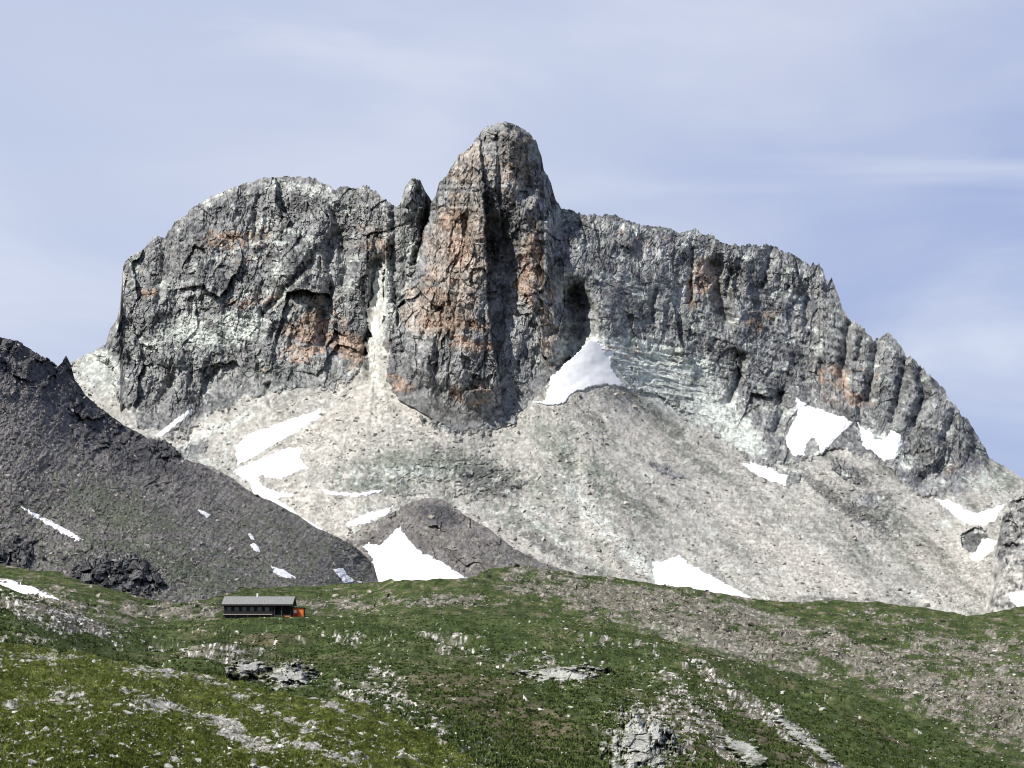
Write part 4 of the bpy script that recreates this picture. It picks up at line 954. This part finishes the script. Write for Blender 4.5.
part('handle', M_WHITE, dr, lambda b: box(b, PX0 + 1.85, PX0 + 1.92, 2.27, 2.329, 2.6, 2.75))
part('steps', M_STONEW, hut, lambda b: [box(b, PX0 + .5, PX0 + 2.6, -.2 + i * .5, .297 + i * .5, -.6, .3 + i * .3) for i in range(4)])
# orange box at the corner and the orange lean-to
part('wall_panel', M_ORANGE, hut, lambda b: box(b, L - 1.65, L - .2, -.3, -.12, -.4, 1.3), label='low orange board at the porch corner')
an = part('annex', M_ORANGE, hut, lambda b: box(b, L + .55, L + 3.3, 1.0, 4.0, -2., 3.45), label='orange painted lean-to with dark edges')
part('annex_roof', M_WOOD, an, lambda b: (box(b, L + .35, L + 3.55, .7, 4.3, 3.455, 3.62), box(b, L + 3.303, L + 3.45, .88, 4.0, -2, 3.452)))
part('panel', M_RED, an, lambda b: box(b, L + .6, L + 1.7, .93, .997, .4, 2.0))
part('sign_board', M_WHITE, an, lambda b: box(b, L + .62, L + 1.35, .90, .995, 2.15, 2.85))
part('annex_door', M_ORANGE, an, lambda b: box(b, L + 1.95, L + 2.9, .93, .996, -.1, 2.3), .01)

# ------------------------------------------------------------------ light, sky, camera
sdir = np.array([-.60, -.56, .80]); sdir /= np.linalg.norm(sdir)
el = math.asin(sdir[2]); az = math.atan2(sdir[0], sdir[1])
sun = bpy.data.lights.new('sun', 'SUN'); sun.energy = 5; sun.angle = math.radians(.5); sun.color = (1, .95, .88)
so = bpy.data.objects.new('sun', sun); C.objects.link(so)
from mathutils import Vector
so.rotation_euler = Vector(sdir.tolist()).to_track_quat('Z', 'Y').to_euler()
w = bpy.data.worlds.new('World'); SC.world = w; w.use_nodes = True
nt = w.node_tree; nt.nodes.clear()
wo = N(nt, 'ShaderNodeOutputWorld'); bg = N(nt, 'ShaderNodeBackground'); bg.inputs[1].default_value = .075
sky = N(nt, 'ShaderNodeTexSky', sky_type='NISHITA'); sky.sun_disc = False; sky.sun_elevation = el; sky.sun_rotation = az; sky.altitude = 2200; sky.dust_density = 1.2; sky.air_density = 1.1
tc = N(nt, 'ShaderNodeTexCoord')
def skyn(scale, sc, lo, hi, det=6, dist=.6, rot=0):
    mp = N(nt, 'ShaderNodeMapping'); mp.inputs['Scale'].default_value = sc; mp.inputs['Rotation'].default_value = (0, rot, 0)
    no = N(nt, 'ShaderNodeTexNoise'); no.inputs['Scale'].default_value = scale; no.inputs['Detail'].default_value = det; no.inputs['Distortion'].default_value = dist; no.inputs['Roughness'].default_value = .5
    mr = N(nt, 'ShaderNodeMapRange', interpolation_type='SMOOTHSTEP'); mr.inputs[1].default_value = lo; mr.inputs[2].default_value = hi
    nt.links.new(tc.outputs['Generated'], mp.inputs[0]); nt.links.new(mp.outputs[0], no.inputs[0]); nt.links.new(no.outputs[0], mr.inputs[0])
    return mr.outputs[0]
veil = mixc(nt, 1, sky.outputs[0], (1, 1, 1), 'MULTIPLY')
sx = N(nt, 'ShaderNodeSeparateXYZ'); nt.links.new(tc.outputs['Generated'], sx.inputs[0])
gr = N(nt, 'ShaderNodeMapRange', interpolation_type='SMOOTHSTEP'); gr.inputs[1].default_value = -.12; gr.inputs[2].default_value = .30
ad = N(nt, 'ShaderNodeMath', operation='SUBTRACT'); ml = N(nt, 'ShaderNodeMath', operation='MULTIPLY'); ml.inputs[1].default_value = .75
nt.links.new(sx.outputs[2], ml.inputs[0]); nt.links.new(sx.outputs[0], ad.inputs[0]); nt.links.new(ml.outputs[0], ad.inputs[1])
ad2 = N(nt, 'ShaderNodeMath', operation='ADD'); ad2.inputs[1].default_value = .16; nt.links.new(ad.outputs[0], ad2.inputs[0])
nt.links.new(ad2.outputs[0], gr.inputs[0])
base = mixc(nt, gr.outputs[0], (7.0, 7.8, 10.2), (4.7, 5.7, 9.0))
c1 = mixc(nt, skyn(2.6, (1, 1, 3.0), .38, .72, 4, .5, .15), base, (7.7, 8.3, 10.2))
c2 = mixc(nt, skyn(3.1, (1, 1, 4.2), .44, .74, 6, .5, .12), c1, (9.0, 9.6, 11.2))
col = mixc(nt, .85, veil, c2)
zr = N(nt, 'ShaderNodeMapRange', interpolation_type='SMOOTHSTEP'); zr.inputs[1].default_value = .38; zr.inputs[2].default_value = .75
nt.links.new(sx.outputs[2], zr.inputs[0])
col = mixc(nt, zr.outputs[0], col, mixc(nt, .5, sky.outputs[0], (1.2, 1.9, 4.2)))
nt.links.new(col, bg.inputs[0]); nt.links.new(bg.outputs[0], wo.inputs[0])

cam = bpy.data.cameras.new('camera'); co = bpy.data.objects.new('camera', cam); C.objects.link(co)
co.location = (0, 0, 0); co.rotation_euler = (math.radians(90) + TH, 0, 0)
cam.sensor_width = 36; cam.angle = math.radians(30); cam.clip_start = .5; cam.clip_end = 60000
SC.camera = co
vs = SC.view_settings; vs.view_transform = 'Standard'; vs.look = 'None'; vs.exposure = .2; vs.gamma = 1; vs.use_curve_mapping = False
SC.cycles.max_bounces = 4; SC.cycles.diffuse_bounces = 3
SC.cycles.pixel_filter_type = 'BLACKMAN_HARRIS' if False else 'GAUSSIAN'; SC.cycles.filter_width = 1.1
